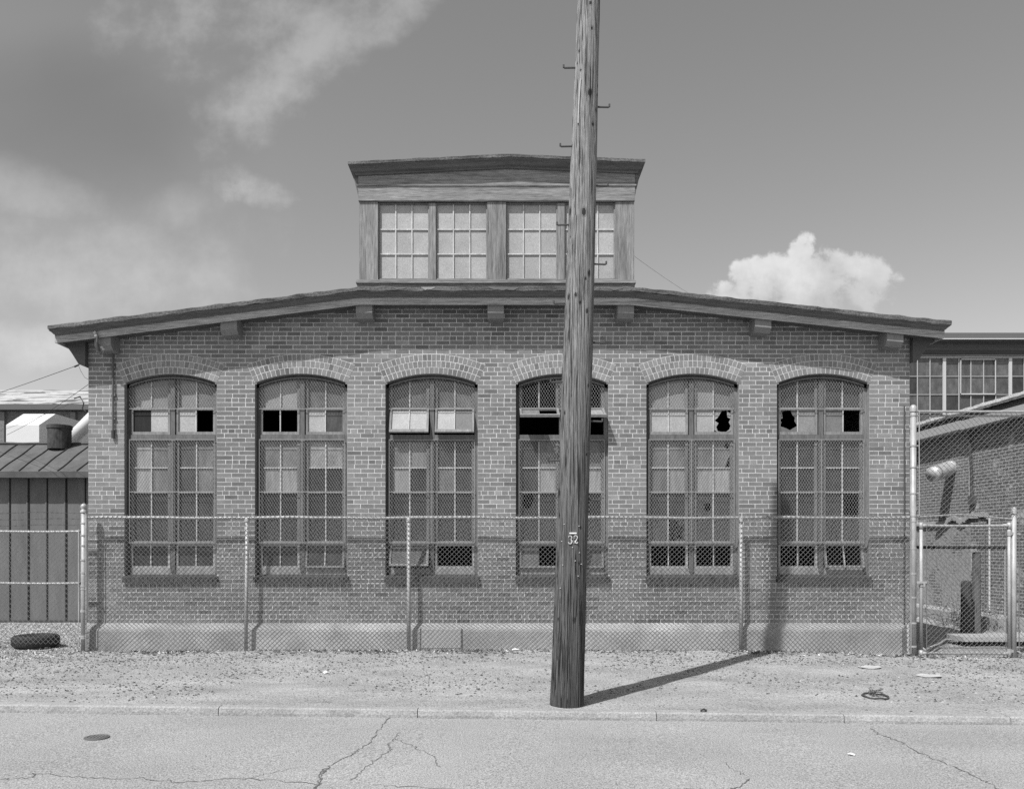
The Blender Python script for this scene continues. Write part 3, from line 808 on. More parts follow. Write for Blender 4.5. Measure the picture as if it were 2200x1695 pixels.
for j in range(RG):
    zz = zs_[j]; zt = .5+.5*mn.noise(Vector((0, 3, zz*1.3)))
    for k in range(SEG):
        t = 2*PI*(k+.5)/SEG; k2 = (k+1) % SEG
        pm.f.append((j*SEG+k, j*SEG+k2, (j+1)*SEG+k2, (j+1)*SEG+k)); pm.m.append(0)
        base = poly_at([(-1,.062),(.25,.066),(.9,.085),(1.8,.115),(3.2,.165),(5,.21),(9.6,.25)], zz)
        base *= 1+.25*mn.noise(Vector((math.cos(t)*5, math.sin(t)*5, zz*.9)))
        pm.t.append(base)
for kt, kz, kr in knots:
    j0 = int((kz-kr*3+.15)/(H+.15)*RG); j1 = int((kz+kr*3+.15)/(H+.15)*RG)+1
    r0 = prad(kz)
    for j in range(max(0, j0), min(RG, j1)):
        for k in range(SEG):
            t = 2*PI*(k+.5)/SEG; da = (t-kt)*r0; dz = (zs_[j]-kz)*.6
            if da*da+dz*dz < kr*kr: pm.t[j*SEG+k] = .03
            elif da*da+dz*dz < kr*kr*2.5: pm.t[j*SEG+k] *= .7
pm.f.append(tuple(RG*SEG+k for k in range(SEG))); pm.m.append(0); pm.t.append(.2)
pm.build('pole_shaft', m_pole, PL)
for i in range(12):
    side = -1 if i % 2 == 0 else 1
    py = 1075-84*i if True else 0
    zz = 1.6+(1173-(1074-84*(i)))/211.0
    if i % 2 == 0: zz = 1.6+(1173-(1158-84*i-84))/211.0 if False else 1.6+(1173-(1074-84*i+0))/211.0
    side = 1 if i % 2 == 0 else -1
    x0 = LEAN*zz+side*(prad(zz)-.02); st = MB()
    x1 = x0+side*.135
    st.path([(x0,-.02,zz+.004),(x1-side*.01,-.03,zz-.004),(x1,-.03,zz),(x1,-.03,zz+.028)], .0095, 7, .07)
    st.build('step_hook', m_tone, PL)
# number plate digits 3 2 with a bar over them, pale metal
def strokes(mb, paths, x, z, s, y, wd):
    for pts in paths:
        for (a, b) in zip(pts, pts[1:]):
            (ax, az, aw), (bx, bz, bw) = a, b
            d = Vector((bx-ax, bz-az)); 
            if d.length < 1e-6: continue
            d.normalize(); n = Vector((-d.y, d.x))
            e_ = d*.02
            q = [(ax-e_.x-n.x*aw, az-e_.y-n.y*aw),(bx+e_.x-n.x*bw, bz+e_.y-n.y*bw),(bx+e_.x+n.x*bw, bz+e_.y+n.y*bw),(ax-e_.x+n.x*aw, az-e_.y+n.y*aw)]
            mb.prism([(x+u*s, z+v*s) for u, v in q], y, y+.004, .7, back=False)
def arcp(cx, cz, rx, rz, a0, a1, w0, w1, n=10):
    o = []
    for k in range(n+1):
        a = math.radians(lerp(a0, a1, k/n)); ww = w0+(w1-w0)*math.sin(PI*k/n); o.append((cx+rx*math.cos(a), cz+rz*math.sin(a), ww))
    return o
three = [arcp(.25,.76,.19,.20,155,-85,.035,.09), arcp(.25,.28,.23,.27,85,-150,.04,.10)]
two = [arcp(.28,.72,.21,.25,165,-35,.04,.10)+[(.34,.40,.07),(.14,.16,.04),(.06,.06,.05)], [(.06,.10,.05),(.25,.13,.075),(.42,.06,.07),(.54,.10,.03),(.55,.22,.02)], arcp(.13,.76,.05,.05,0,360,.05,.05,8)]
nm = MB(); zn = 1.6+(1173-1167)/211.0; yn = -prad(1.63)-.009
x_n = LEAN*1.63+(1217-1224.5)/211.0
strokes(nm, three, x_n-.018, zn-.002, .078, yn, .1); strokes(nm, two, x_n+.036, zn-.002, .078, yn, .1)
nm.box(x_n-.004, x_n+.068, yn, yn+.006, zn+.094, zn+.108, .7)
nm.build('number_32', m_tone, PL)
for px, py in ((1210,1127),(1241,1131),(1205,1163),(1227,1176),(1242,1187),(1233,1204),(1246,1211),(1207,1213),(1202,1262),(1239,1236)):
    zz = 1.6+(1173-py)/211.0; x = (px-1080)/211.0-.654; dx = x-LEAN*zz; y = -math.sqrt(max(.001, prad(zz)**2-dx*dx))
    nl = MB(); nl.lathe([(0,.006),(.006,.004),(.007,-.001),(0,-.004)], (x, y-.004, zz), 6, .45); nl.build('nail', m_tone, PL)
stp = MB(); 
q = [(1245,184),(1243,212),(1241,241),(1240,278)]
pts_ = []
for px, py in q:
    zz = 1.6+(1173-py)/211.0; x = (px-1080)/211.0-.654; dx = x-LEAN*zz; pts_.append((x, -math.sqrt(max(.001, prad(zz)**2-dx*dx))-.008, zz))
stp.path(pts_, .008, 6, .4); stp.build('ground_wire_moulding', m_tone, PL)

# ------------------------------------------------------------ chain link fences
YF = -.2; SF = F/(YF-CAMY)
fxp = lambda px: (px-CX)/SF
fzp = lambda py: CAMZ+(HY-py)/SF
def post(name, x, r, z1, parent, cap=None, z0=-.12, y=YF, tilt=0.0):
    m = MB(); m.tube((x, y, z0), (x+tilt, y, z1), r, 16, .42)
    if cap == 'ball': m.lathe([(r*1.25,-.03),(r*1.25,0),(r*.9,.012),(r*.7,.02),(r*1.0,.04),(r*1.15,.06),(r*1.0,.085),(r*.5,.105),(0,.11)], (x+tilt, y, z1), 16, .5)
    if cap == 'dome': m.lathe([(r*1.2,-.05),(r*1.2,0),(r*1.05,.03),(r*.6,.055),(0,.062)], (x+tilt, y, z1), 16, .5)
    if cap == 'loop': m.lathe([(r*1.3,-.03),(r*1.3,.02),(r*1.0,.04),(0,.05)], (x+tilt, y, z1), 14, .5)
    return m.build(name, m_galv, parent, smooth=True)
def bands(mb, x, zs, r, w, y=YF):
    for zz in zs:
        mb.tube((x,y,zz-.012), (x,y,zz+.012), r*1.12, 14, .45)
        mb.box(min(x, x+w), max(x, x+w), y-.022, y-.014, zz-.011, zz+.011, .5)
        mb.tube((x+w*.8,y-.03,zz), (x+w*.8,y+.01,zz), .007, 6, .5)
MAINF = thing('chain_link_fence', (0,0,0), 'long chain-link fence section in front of the brick workshop wall', 'fence', 'chain-link fences')
xt, xc = fxp(180), fxp(1962)
post('end_post', xt, .040, fzp(1097), MAINF, 'ball')
post('corner_post', xc, .044, fzp(878), MAINF, 'dome', z0=-.2)
for px, tl, r in ((530,.02,.027),(878,0,.030),(1236,0,.028),(1592,0,.030)): post('line_post', fxp(px)-tl*.7, r, fzp(1117), MAINF, 'loop', tilt=tl)
rl = MB(); pts_ = [(lerp(xt, xc, k/40), YF, fzp(1112)+.006*math.sin(k*.8)+.003*math.sin(k*2.1)) for k in range(41)]
rl.path(pts_, .0215, 12, .42); rl.build('top_rail', m_galv, MAINF, smooth=True)
fm_ = MB(); diag_wires(fm_, xt+.05, xc-.05, .0, fzp(1107)+.012, YF-.032, .072, .072, .0027, sub=2, wob=.016, seg=4)
fm_.build('wire_mesh', m_wire, MAINF)
br = MB(); bands(br, xt, [fzp(p) for p in (1124,1172,1230,1265,1311,1366)], .040, .055); bands(br, xc, [fzp(p) for p in (1120,1178,1232,1283,1338,1388)], .044, -.055)
br.box(xt+.045, xt+.057, YF-.036, YF-.028, 0.03, fzp(1105), .45); br.box(xc-.057, xc-.045, YF-.036, YF-.028, -.02, fzp(1112), .45)
for k in range(28):
    pass
br.build('brace_bands', m_galv, MAINF)
# wire ties along the rail
for k in range(30):
    ti = MB()
    x = lerp(xt+.2, xc-.2, k/29+R.uniform(-.01,.01)); zz = fzp(1112)
    ti.path([(x-.02,YF-.04,zz-.04),(x-.008,YF-.03,zz),(x,YF,zz+.027),(x+.008,YF+.027,zz),(x+.016,YF-.02,zz-.03)], .0025, 4, .4); ti.build('wire_tie', m_wire, MAINF)

LF = thing('chain_link_fence', (0,0,0), 'lower chain-link fence with barbed wire in front of the panelled shed', 'fence', 'chain-link fences')
xs0 = -12.5
post('line_post', -9.4, .028, fzp(1150), LF, 'loop')
post('line_post', xs0, .028, fzp(1150), LF, 'loop')
for nm_, py in (('top_rail',1142),('middle_rail',1253)):
    r_ = MB(); r_.path([(lerp(xs0, xt-.05, k/20), YF, fzp(py)+.004*math.sin(k*1.3)) for k in range(21)], .019, 12, .45); r_.build(nm_, m_galv, LF, smooth=True)
fm_ = MB(); diag_wires(fm_, xs0, xt-.055, .13, fzp(1137), YF-.03, .076, .076, .0026, sub=2, wob=.014, seg=4); fm_.build('wire_mesh', m_wire, LF)
br = MB(); bands(br, xt, [fzp(p) for p in (1150,1203,1259,1313,1370)], .041, -.07)
br.box(xt-.068, xt-.056, YF-.036, YF-.028, .06, fzp(1137), .45); br.build('tension_bar', m_galv, LF)
bw = MB()
for py, py2 in ((1106,1101),(1117,1115),(1130,1128)):
    pts_ = [(lerp(xs0, xt-.03, k/60), YF, lerp(fzp(py), fzp(py2), k/60)+.01*math.sin(k*.5+py)) for k in range(61)]
    bw.path(pts_, .0022, 4, .1)
    for k in range(56):
        x = lerp(xs0, xt-.05, k/56)+R.uniform(-.02,.02); zz = fzp(lerp(py, py2, k/56))+.01*math.sin(k*60/56*.5+py)
        for s in (-1, 1): bw.tube((x-.018, YF, zz-s*.012), (x+.018, YF, zz+s*.012), .0017, 3, .1)
bw.build('barbed_wire', m_rust, LF)

GT = thing('chain_link_gate', (0,0,0), 'narrow chain-link gate in a round pipe frame beside the tall post', 'gate')
gl, gr, gt, gb = fxp(1979), fxp(2168), fzp(1129), fzp(1403)
g_ = MB(); g_.tube((gl,YF,gb-.03), (gl,YF,gt+.05), .026, 14, .5); g_.tube((gr,YF,gb-.04), (gr,YF,gt+.05), .026, 14, .5)
g_.path([(lerp(gl,gr,k/12),YF,gt-.006*math.sin(PI*k/12)) for k in range(13)], .021, 12, .45)
g_.path([(lerp(gl,gr,k/12),YF,gb+.004*math.sin(k)) for k in range(13)], .021, 12, .45)
for x, zz in ((gl,gt),(gr,gt),(gl,gb),(gr,gb)):
    g_.tube((x,YF,zz-.05), (x,YF,zz+.05), .032, 14, .5); sx_ = 1 if x == gl else -1; g_.tube((x,YF,zz), (x+sx_*.09,YF,zz), .028, 12, .5)
g_.tube((gl,YF,gb+.10), (gl+.12,YF,gb+.0), .016, 8, .45)
g_.build('gate_frame', m_galv, GT, smooth=True)
gm_ = MB(); diag_wires(gm_, gl+.06, gr-.06, gb, gt+.01, YF-.03, .076, .076, .0026, sub=2, wob=.012, seg=4)
gm_.box(gl+.062, gl+.07, YF-.036, YF-.028, gb+.05, gt-.04, .45); gm_.box(gr-.07, gr-.062, YF-.036, YF-.028, gb+.05, gt-.04, .45)
gm_.build('wire_mesh', m_wire, GT)
lt = MB(); zl = fzp(1251); lt.box(xc+.03, gl+.06, YF-.05, YF-.042, zl-.012, zl+.02, .5); lt.tube((gl,YF,zl-.06), (gl,YF,zl+.0), .036, 12, .45); lt.tube((gl+.02,YF-.05,zl), (gl+.02,YF-.05,zl-.06), .012, 8, .4); lt.build('latch', m_galv, GT)
for py in (1146, 1398):
    hn = MB(); zz = fzp(py); hn.tube((gr,YF,zz-.035), (gr,YF,zz+.035), .034, 12, .5); hn.box(gr, fxp(2178), YF-.03, YF+.0, zz-.02, zz+.02, .5); hn.tube((fxp(2186),YF-.05,zz-.01), (fxp(2186),YF+.05,zz-.01), .014, 8, .5); hn.build('hinge', m_galv, GT)

RF = thing('chain_link_fence', (0,0,0), 'short-posted chain-link fence continuing on the far side of the gate', 'fence', 'chain-link fences')
xg = fxp(2178)
post('gate_post', xg, .037, fzp(1097), RF, 'dome', z0=-.25)
post('line_post', 9.9, .028, fzp(1112), RF, 'loop', z0=-.25)
r_ = MB(); r_.path([(xg+.03,YF,fzp(1112)),(8.8,YF,fzp(1113)),(9.9,YF,fzp(1112))], .02, 12, .45); r_.build('top_rail', m_galv, RF, smooth=True)
fm_ = MB(); diag_wires(fm_, xg+.055, 9.9, -.06, fzp(1108), YF-.03, .076, .076, .0026, sub=2, wob=.012, seg=4)
fm_.box(xg+.055, xg+.066, YF-.036, YF-.028, -.05, fzp(1110), .45); fm_.build('wire_mesh', m_wire, RF)

UF = thing('fence_panel', (0,0,0), 'high chain-link panel on two rails above the narrow gate', 'fence')
r_ = MB()
r_.path([(xc+.03,YF,fzp(884)),(7.8,YF,fzp(884.5)),(10.0,YF,fzp(885))], .019, 12, .45); r_.build('top_rail', m_galv, UF, smooth=True)
r_ = MB(); r_.path([(xc+.03,YF+.04,fzp(892)),(7.8,YF+.04,fzp(893)),(10.0,YF+.04,fzp(893))], .015, 12, .45); r_.build('second_rail', m_galv, UF, smooth=True)
r_ = MB(); r_.path([(xc+.03,YF,fzp(1110)),(fxp(2010),YF,fzp(1108)),(fxp(2060),YF,fzp(1105)),(fxp(2110),YF,fzp(1109)),(fxp(2174),YF,fzp(1115))], .014, 10, .35); r_.build('bottom_rail', m_galv, UF, smooth=True)
fm_ = MB(); diag_wires(fm_, xc+.07, 10.0, fzp(1112), fzp(886), YF-.03, .082, .082, .0026, sub=2, wob=.02, seg=4)
fm_.build('wire_mesh', m_wire, UF)
br = MB(); bands(br, xc, [fzp(p) for p in (893,958,1004,1060,1108)], .045, .07)
br.box(xc+.068, xc+.08, YF-.036, YF-.028, fzp(1108), fzp(884), .45); br.build('tension_bar', m_galv, UF)
post('far_post', 10.0, .04, fzp(878), UF, 'dome', z0=-.2)

# ------------------------------------------------------------ left yard: shed and what stands by it
SH = thing('shed', (-10, 4.6, 0), 'low grey panelled shed with a dark seamed metal roof', 'shed')
SH.location = (0,0,0)
ys = 4.6; sm = MB(); x0, x1 = -17, -6.5
zt = PZ(1014, ys)
sm.box(x0, x1, ys, ys+2.8, -.2, zt, .115)
m_panel = mat('shed_panel', .125, ((4,4,.9), .5, 7), ((40,40,8), .3), rough=.8)
sm.build('wall_panels', m_panel, SH)
se = MB()
for px in (-226,-185,-143,-102,-61,-20,22,62,102,143,184):
    x = PX(px, ys); w_ = .016 if (px//41) % 2 else .010
    se.box(x-w_, x+w_, ys-.012, ys+.0-.001, .02, zt-.005, .015); se.box(x-w_-.03, x-w_-.002, ys-.018, ys-.001, .02, zt-.05, .12)
se.build('seam_battens', m_tone, SH)
bs = MB(); bs.box(x0, x1, ys-.03, ys-.002, -.2, .045, .06); bs.build('base_board', m_tone, SH)
rp = MB(); ye, yr = 4.3, 5.65; ze, zrr = 3.14, 3.86
rp.face([(x0,ye,ze),(x1,ye,ze),(x1,yr,zrr),(x0,yr,zrr)], .1); rp.face([(x0,yr,zrr),(x1,yr,zrr),(x1,yr+1.8,ze),(x0,yr+1.8,ze)], .1)
rp.box(x0, x1, ye-.012, ye+.02, ze-.13, ze-.001, .075)
rp.face([(x0,ye+.02,ze-.12),(x0,ys,ze-.12),(x1,ys,ze-.12),(x1,ye+.02,ze-.12)], .05)
m_shroof = mat('shed_roof_metal', None, ((3,1.5,3), .8, 7), ((30,30,30), .3), rough=.65)
for i in range(22):
    x = x1-.25-.405*i
    pts_ = [(x+.012*math.sin(k*1.1+i), lerp(ye,yr,k/8), lerp(ze,zrr,k/8)+.016) for k in range(9)]
    rp.path(pts_, .011, 5, .05)
rp.path([(lerp(x0,x1,k/30), yr, zrr+.02+.008*math.sin(k*2)) for k in range(31)], .035, 7, .06)
rp.build('seamed_roof', m_shroof, SH)
vt = MB(); vc = P(128, 950, 5.5); vr = 25*18/1750
vt.lathe([(vr*.93,-.25),(vr*.93,.18),(vr*1.0,.2),(vr*1.02,.27),(vr*.92,.28),(vr*.88,.15),(0,.12)], (vc[0],5.5,PZ(941,5.5)), 28, .05)
m_drum = mat('rusty_drum', .055, ((9,9,5), 1.4), ((40,40,40), .3), rough=.8)
vt.build('vent_drum', m_drum, SH, smooth=False)

UB = thing('rooftop_unit', (0,0,0), 'white metal housing with sloped top behind the shed roof', 'duct housing')
ub = MB(); y0, y1 = 9.5, 11.6
ax, bx = PX(13,y0), PX(84,y0); zb_, zt_ = PZ(965,y0), PZ(913,y0)
ub.face([(ax,y0,zb_),(bx,y0,zb_),(bx,y0,zt_),(ax,y0,zt_)], .6)
cx0, cx1, zc2 = PX(36,y0+1.1), PX(103,y0+1.1), PZ(893,y0+1.1)
ub.face([(ax,y0,zt_),(bx,y0,zt_),(bx,y0+.8,zc2),(ax,y0+.8,zc2)], .6)
ub.face([(ax,y0+.8,zc2),(bx,y0+.8,zc2),(bx,y1,zc2),(ax,y1,zc2)], .6)
ub.face([(bx,y0,zb_),(bx,y1+1.4,zb_),(bx,y1+1.4,zt_-.1),(bx,y1,zc2),(bx,y0+.8,zc2),(bx,y0,zt_)], .3)
ub.face([(ax,y0,zb_),(ax,y1,zb_),(ax,y1,zc2),(ax,y0+.8,zc2),(ax,y0,zt_)][::-1], .6)
ub.face([(ax,y1,zb_),(bx,y1,zb_),(bx,y1,zc2),(ax,y1,zc2)][::-1], .6)
ub.box(ax+.1, bx-.1, y0+.1, y1-.1, 0, zb_, .1)
ub.build('housing_panels', m_white, UB)
DU = MB(); pa = P(146, 952, 9.0); pc = P(235, 862, 9.0)
DU.tube(pa, pc, .17, 20, .6); DU.tube((pa[0],pa[1],0), pa, .17, 20, .5)
DU.tube(pc, (pc[0]+.8, pc[1]+.4, pc[2]), .17, 20, .5)
tag(DU.build('duct', m_white, smooth=True), 'white round duct slanting up from behind the shed roof', 'duct')

m_bricktex = None
def brick_mat(name, ax, c1, c2, mo, patch=None, sc_=1.0):
    m = bpy.data.materials.new(name); m.use_nodes = True; nt = m.node_tree; nd = nt.nodes; lk = nt.links; b = nd['Principled BSDF']; b.inputs['Roughness'].default_value = .95; b.inputs['Specular IOR Level'].default_value = .15
    tc = nd.new('ShaderNodeTexCoord'); sp = nd.new('ShaderNodeSeparateXYZ'); cb = nd.new('ShaderNodeCombineXYZ'); lk.new(tc.outputs['Object'], sp.inputs[0])
    lk.new(sp.outputs[ax], cb.inputs[0]); lk.new(sp.outputs[2], cb.inputs[1])
    br_ = nd.new('ShaderNodeTexBrick'); lk.new(cb.outputs[0], br_.inputs['Vector'])
    for k, v in (('Color1', c1), ('Color2', c2), ('Mortar', mo)): br_.inputs[k].default_value = (v, v, v, 1)
    br_.inputs['Scale'].default_value = sc_; br_.inputs['Mortar Size'].default_value = .008; br_.inputs['Mortar Smooth'].default_value = .2
    br_.inputs['Brick Width'].default_value = .209; br_.inputs['Row Height'].default_value = .0677
    n = nd.new('ShaderNodeTexNoise'); n.inputs['Scale'].default_value = 1.3; n.inputs['Detail'].default_value = 9; n.inputs['Roughness'].default_value = .65; lk.new(tc.outputs['Object'], n.inputs['Vector'])
    n2 = nd.new('ShaderNodeTexNoise'); n2.inputs['Scale'].default_value = 14; n2.inputs['Detail'].default_value = 6; lk.new(tc.outputs['Object'], n2.inputs['Vector'])
    mr = nd.new('ShaderNodeMapRange'); lk.new(n2.outputs[0], mr.inputs[0]); mr.inputs[1].default_value = .25; mr.inputs[2].default_value = .75; mr.inputs[3].default_value = .65; mr.inputs[4].default_value = 1.3
    mul = nd.new('ShaderNodeMix'); mul.data_type = 'RGBA'; mul.blend_type = 'MULTIPLY'; mul.inputs[0].default_value = 1
    lk.new(br_.outputs[0], mul.inputs[6]); lk.new(mr.outputs[0], mul.inputs[7]); last = mul.outputs[2]
    if patch:
        t0, t1, pv = patch[:3]
        p = nd.new('ShaderNodeMapRange'); p.interpolation_type = 'SMOOTHSTEP'; 
        src = n.outputs[0]
        if len(patch) > 3:   # stronger below a height
            hz = nd.new('ShaderNodeMapRange'); lk.new(sp.outputs[2], hz.inputs[0]); hz.inputs[1].default_value = patch[3]; hz.inputs[2].default_value = patch[3]-.25; hz.inputs[3].default_value = 0; hz.inputs[4].default_value = .32
            ad = nd.new('ShaderNodeMath'); lk.new(hz.outputs[0], ad.inputs[0]); lk.new(src, ad.inputs[1]); src = ad.outputs[0]
        lk.new(src, p.inputs[0]); p.inputs[1].default_value = t0; p.inputs[2].default_value = t1
        mx2 = nd.new('ShaderNodeMix'); mx2.data_type = 'RGBA'; lk.new(p.outputs[0], mx2.inputs[0]); lk.new(last, mx2.inputs[6])
        st = nd.new('ShaderNodeMath'); st.operation = 'MULTIPLY'; lk.new(mr.outputs[0], st.inputs[0]); st.inputs[1].default_value = pv
        lk.new(st.outputs[0], mx2.inputs[7]); last = mx2.outputs[2]
    lk.new(last, b.inputs['Base Color'])
    bn = nd.new('ShaderNodeBump'); bn.inputs['Strength'].default_value = .6; bn.inputs['Distance'].default_value = .01; lk.new(n2.outputs[0], bn.inputs['Height']); lk.new(bn.outputs[0], b.inputs['Normal'])
    return m
FBd = thing('brick_mill', (0,0,0), 'distant brick mill with pale peeling roof seen over the shed', 'building')
yb = 27.5
fbm = MB(); fbm.box(PX(-500,yb), PX(520,yb), yb, yb+14, -.3, PZ(884,yb), .1); fbm.build('wall', brick_mat('mill_brick', 0, .10, .14, .2), FBd)
pl = MB()
for px in (-150, 5, 157, 300): pl.box(PX(px-3,yb), PX(px+8,yb), yb-.15, yb-.002, 0, PZ(884,yb)-.05, .12)
pl.build('pilasters', brick_mat('pilaster_brick', 0, .13, .16, .22), FBd)
for px in (-110, 45, 105, 200, 350):
    wn = MB(); wn.box(PX(px,yb), PX(px+38,yb), yb-.03, yb-.002, PZ(1100,yb), PZ(905,yb), .04); wn.build('mill_window', m_tone, FBd)
wn = None
rfm = MB(); zE, zR = PZ(868,yb-.4), PZ(838,yb+7)
xa, xb = PX(-520,yb), PX(540,yb)
rfm.face([(xa,yb-.4,zE),(xb,yb-.4,zE),(xb,yb+7,zR),(xa,yb+7,zR)]); rfm.face([(xa,yb+7,zR),(xb,yb+7,zR),(xb,yb+14.4,zE),(xa,yb+14.4,zE)])
m_peel = mat('peeling_white_roof', .40, ((.5,.5,.5), .3), ((6,6,6), .3), crack=((.75,1.6,3.2), .44,.46,.28), rough=.9)
rfm.build('peeling_roof', m_peel, FBd)
ev = MB(); ev.box(xa, xb, yb-.45, yb-.03, PZ(880,yb-.4), zE-.02, .11); ev.build('eaves_box', m_tone, FBd)

# tyre lying on the gravel
TY = thing('tyre', (PX(77,.3), .3, .025), 'old worn tyre lying flat on gravel in front of the panelled shed', 'tyre')
ty = MB(); ro, wd = .335, .185
ty.lathe([(.20,.02),(.25,.0),(.30,.004),(.328,.025),(.335,.05),(.335,.14),(.328,.163),(.30,.182),(.25,.188),(.20,.17),(.19,.15),(.215,.14),(.24,.10),(.215,.05),(.19,.04)], (0,0,0), 48, .03, closed=True)
for k in range(48):
    for z_ in (.045, .075, .105):
        a = 2*PI*(k+.5*(z_ == .075))/48; x, y = math.cos(a), math.sin(a)
        ty.tube((x*.336,y*.336,z_), (x*.336,y*.336,z_+.02), .005, 4, .03)
ty.build('tyre_carcass', m_rubber, TY, smooth=False)
pk = MB(); 
for a, b, r, t in ((P(48,1353,1.6), P(112,1362,1.2), .012, .4), (P(60,1350,2.0), P(95,1354,1.9), .02, .45)):
    pk.tube((a[0],a[1],gz(a[0],a[1])+.012), (b[0],b[1],gz(b[0],b[1])+.012), r, 6, t)
tag(pk.build('broken_lath', m_tone), 'pale broken laths lying on gravel behind the tyre', 'lath')

# ------------------------------------------------------------ cables
def cable(name, a, b, sag, r, label, tone=.05, extra=None, n=24):
    m = MB(); a = Vector(a); b = Vector(b)
    m.path([tuple(a.lerp(b, k/n)+Vector((0,0,-sag*4*(k/n)*(1-k/n)))) for k in range(n+1)], r, 5, tone)
    if extra: extra(m)
    return tag(m.build(name, m_tone), label, 'cable')
def spl(m):
    m.tube(P(160,788,1.0), P(169,784,1.0), .016, 8, .04, r1=.014); m.path([P(168,784,1.0),P(174,798,.9),P(182,811,.8),P(193,817,.6)], .004, 4, .08)
cable('cable', P(-160,892,6.5), P(193,775,.5), .04, .005, 'overhead cable with a splice meeting the workshop corner under the eaves', extra=spl)
def lp(m):
    m.path([P(160,856,1.5),P(172,852,1.4),P(180,866,1.4),P(177,878,1.4),P(184,884,1.4)], .012, 5, .06)
cable('cable', P(15,934,5), P(195,822,.6), .05, .004, 'sagging cable with a loose loop above the shed roof', extra=lp)
cable('cable', P(-60,945,5.2), P(150,868,3), .03, .003, 'lowest thin cable passing behind the drum on the shed roof')
cable('cable', P(1362,550,.2), P(1600,690,6), .10, .002, 'thin wire slanting down from the side of the roof monitor', tone=.12)

# ------------------------------------------------------------ right yard
m_side = brick_mat('yard_brick', 1, .10, .165, .42, patch=(.565,.62,.40))
m_side2 = brick_mat('yard_brick_stucco', 1, .12, .18, .42, patch=(.70,.76,.30,2.35))
SD = thing('yard_building', (0,0,0), 'low brick side building with pale fascia and sheet metal pipes behind the gate', 'building')
XS = 10.2
sd = MB()
yA, yB_, yC = 9.6, 5.2, -3.0
sd.box(XS, XS+6, yB_+.003, yA, -.3, 4.23, .2, m=0)
sd.build('side_wall', m_side2, SD)
sd = MB(); sd.box(XS-.03, XS+6, yC, yB_, -.3, 4.16, .2, m=0); sd.build('near_wall', m_side, SD)
fa = MB(); fa.box(XS-.26, XS-.035, yC-.3, 5.2, 4.12, 4.31, .40); fa.box(XS-.26, XS-.002, 5.2, yA+.4, 4.14, 4.33, .40)
fa.build('pale_fascia', m_tone, SD)
rr = MB(); rr.box(XS-.2, XS+6.2, yC-.4, yA+.5, 4.44, 4.47, .05); rr.box(XS-.18, XS+6.1, yC-.3, yA+.4, 4.325, 4.44, .17); rr.build('roof', m_tone, SD)
re_ = MB(); N = 110; rw = []
for k in range(N+1):
    y = lerp(yC-.4, yA+.5, k/N); j = mn.noise(Vector((y*5,0,0)))*.022; j2 = mn.noise(Vector((y*7,9,0)))*.02
    rw.append([(XS-.3,y,4.43+j2),(XS-.32,y,4.48+j*.5),(XS-.29,y,4.55+j),(XS-.02,y,4.58+j)])
for p, q in zip(rw, rw[1:]):
    for k in range(3): re_.face([q[k], p[k], p[k+1], q[k+1]], .4)
re_.build('crumbling_roof_edge', mat('cracked_coating', .42, ((6,6,6), .3), ((30,30,30), .35), bump=1, bumpdist=.02), SD)
# recessed opening and ledge at the far end
rc = MB(); yo = (7.55, 9.5)
rc.box(XS-.025, XS-.002, yo[0], yo[1], 2.75, 4.2, .05); rc.box(XS-.028, XS-.026, yo[0], yo[1], 2.55, 3.75, .22); rc.box(XS-.08, XS-.03, yo[0]-.05, yo[1], 2.47, 2.56, .36)
rc.build('boarded_opening', m_tone, SD)
lg = MB(); rwz = []
pl_ = [(9.5,2.22),(7.6,2.22),(7.45,2.12),(6.2,2.13),(5.9,2.26),(5.6,2.14),(5.25,2.25),(4.7,2.27),(4.45,2.16)]
for (ya_, za_), (yb_2, zb_2) in zip(pl_, pl_[1:]):
    n = 6
    for k in range(n):
        y_1, y_2 = lerp(ya_, yb_2, k/n), lerp(ya_, yb_2, (k+1)/n); z_1 = lerp(za_, zb_2, k/n)+R.uniform(-.012,.012)
        th_ = .05 if y_1 > 6.3 else R.uniform(.07,.13)
        lg.box(XS-.07, XS-.002 if y_1 > yB_ else XS-.032, min(y_1,y_2), max(y_1,y_2)-.001, z_1-th_*.5, z_1+th_*.5, R.uniform(.3,.42))
lg.build('broken_ledge', m_tone, SD)
pp = MB()
ez = PZ(1003, 6.6); ey = 6.6
def tubeh(mb, p0, p1, r):
    p0, p1 = Vector(p0), Vector(p1); n = 5
    for k in range(n):
        a, b = p0.lerp(p1, k/n), p0.lerp(p1, (k+1)/n); mb.tube(a, b, r, 22, .6, r1=r, caps=(k in (0, n-1))); mb.tube(a+(b-a)*.96, b, r*1.03, 22, .6, caps=False)
x_tip = PX(2003, ey-.5)
tubeh(pp, (XS+.0,6.0,PZ(1004,6.0)), (XS-.60,5.7,PZ(1019,5.7)), .17)
pp.lathe([(0,.0),(.19,.0),(.19,.02),(.15,.03)], (0,0,0), 4, .5) if False else None
pp.build('exhaust_pipe', m_pipe, SD, smooth=True)
p2 = MB(); tubeh(p2, (XS+.0,8.6,PZ(957,8.6)), (XS-.45,8.5,PZ(964,8.5)), .17); p2.build('exhaust_pipe', m_pipe, SD, smooth=True)
dp = MB(); yd = 5.1
dp.path([(XS-.10,yd,4.1),(XS-.10,yd,3.7),(XS-.07,yd,3.1),(XS-.06,yd+.02,2.9),(XS-.07,yd-.03,2.65)], .032, 8, .06); dp.box(XS-.1, XS-.032, yd-.12, yd+.08, 2.5, 2.68, .08)
dp.path([(XS-.06,5.21,4.15),(XS-.05,5.21,2.7)], .012, 6, .3); dp.build('downpipe', m_tone, SD)
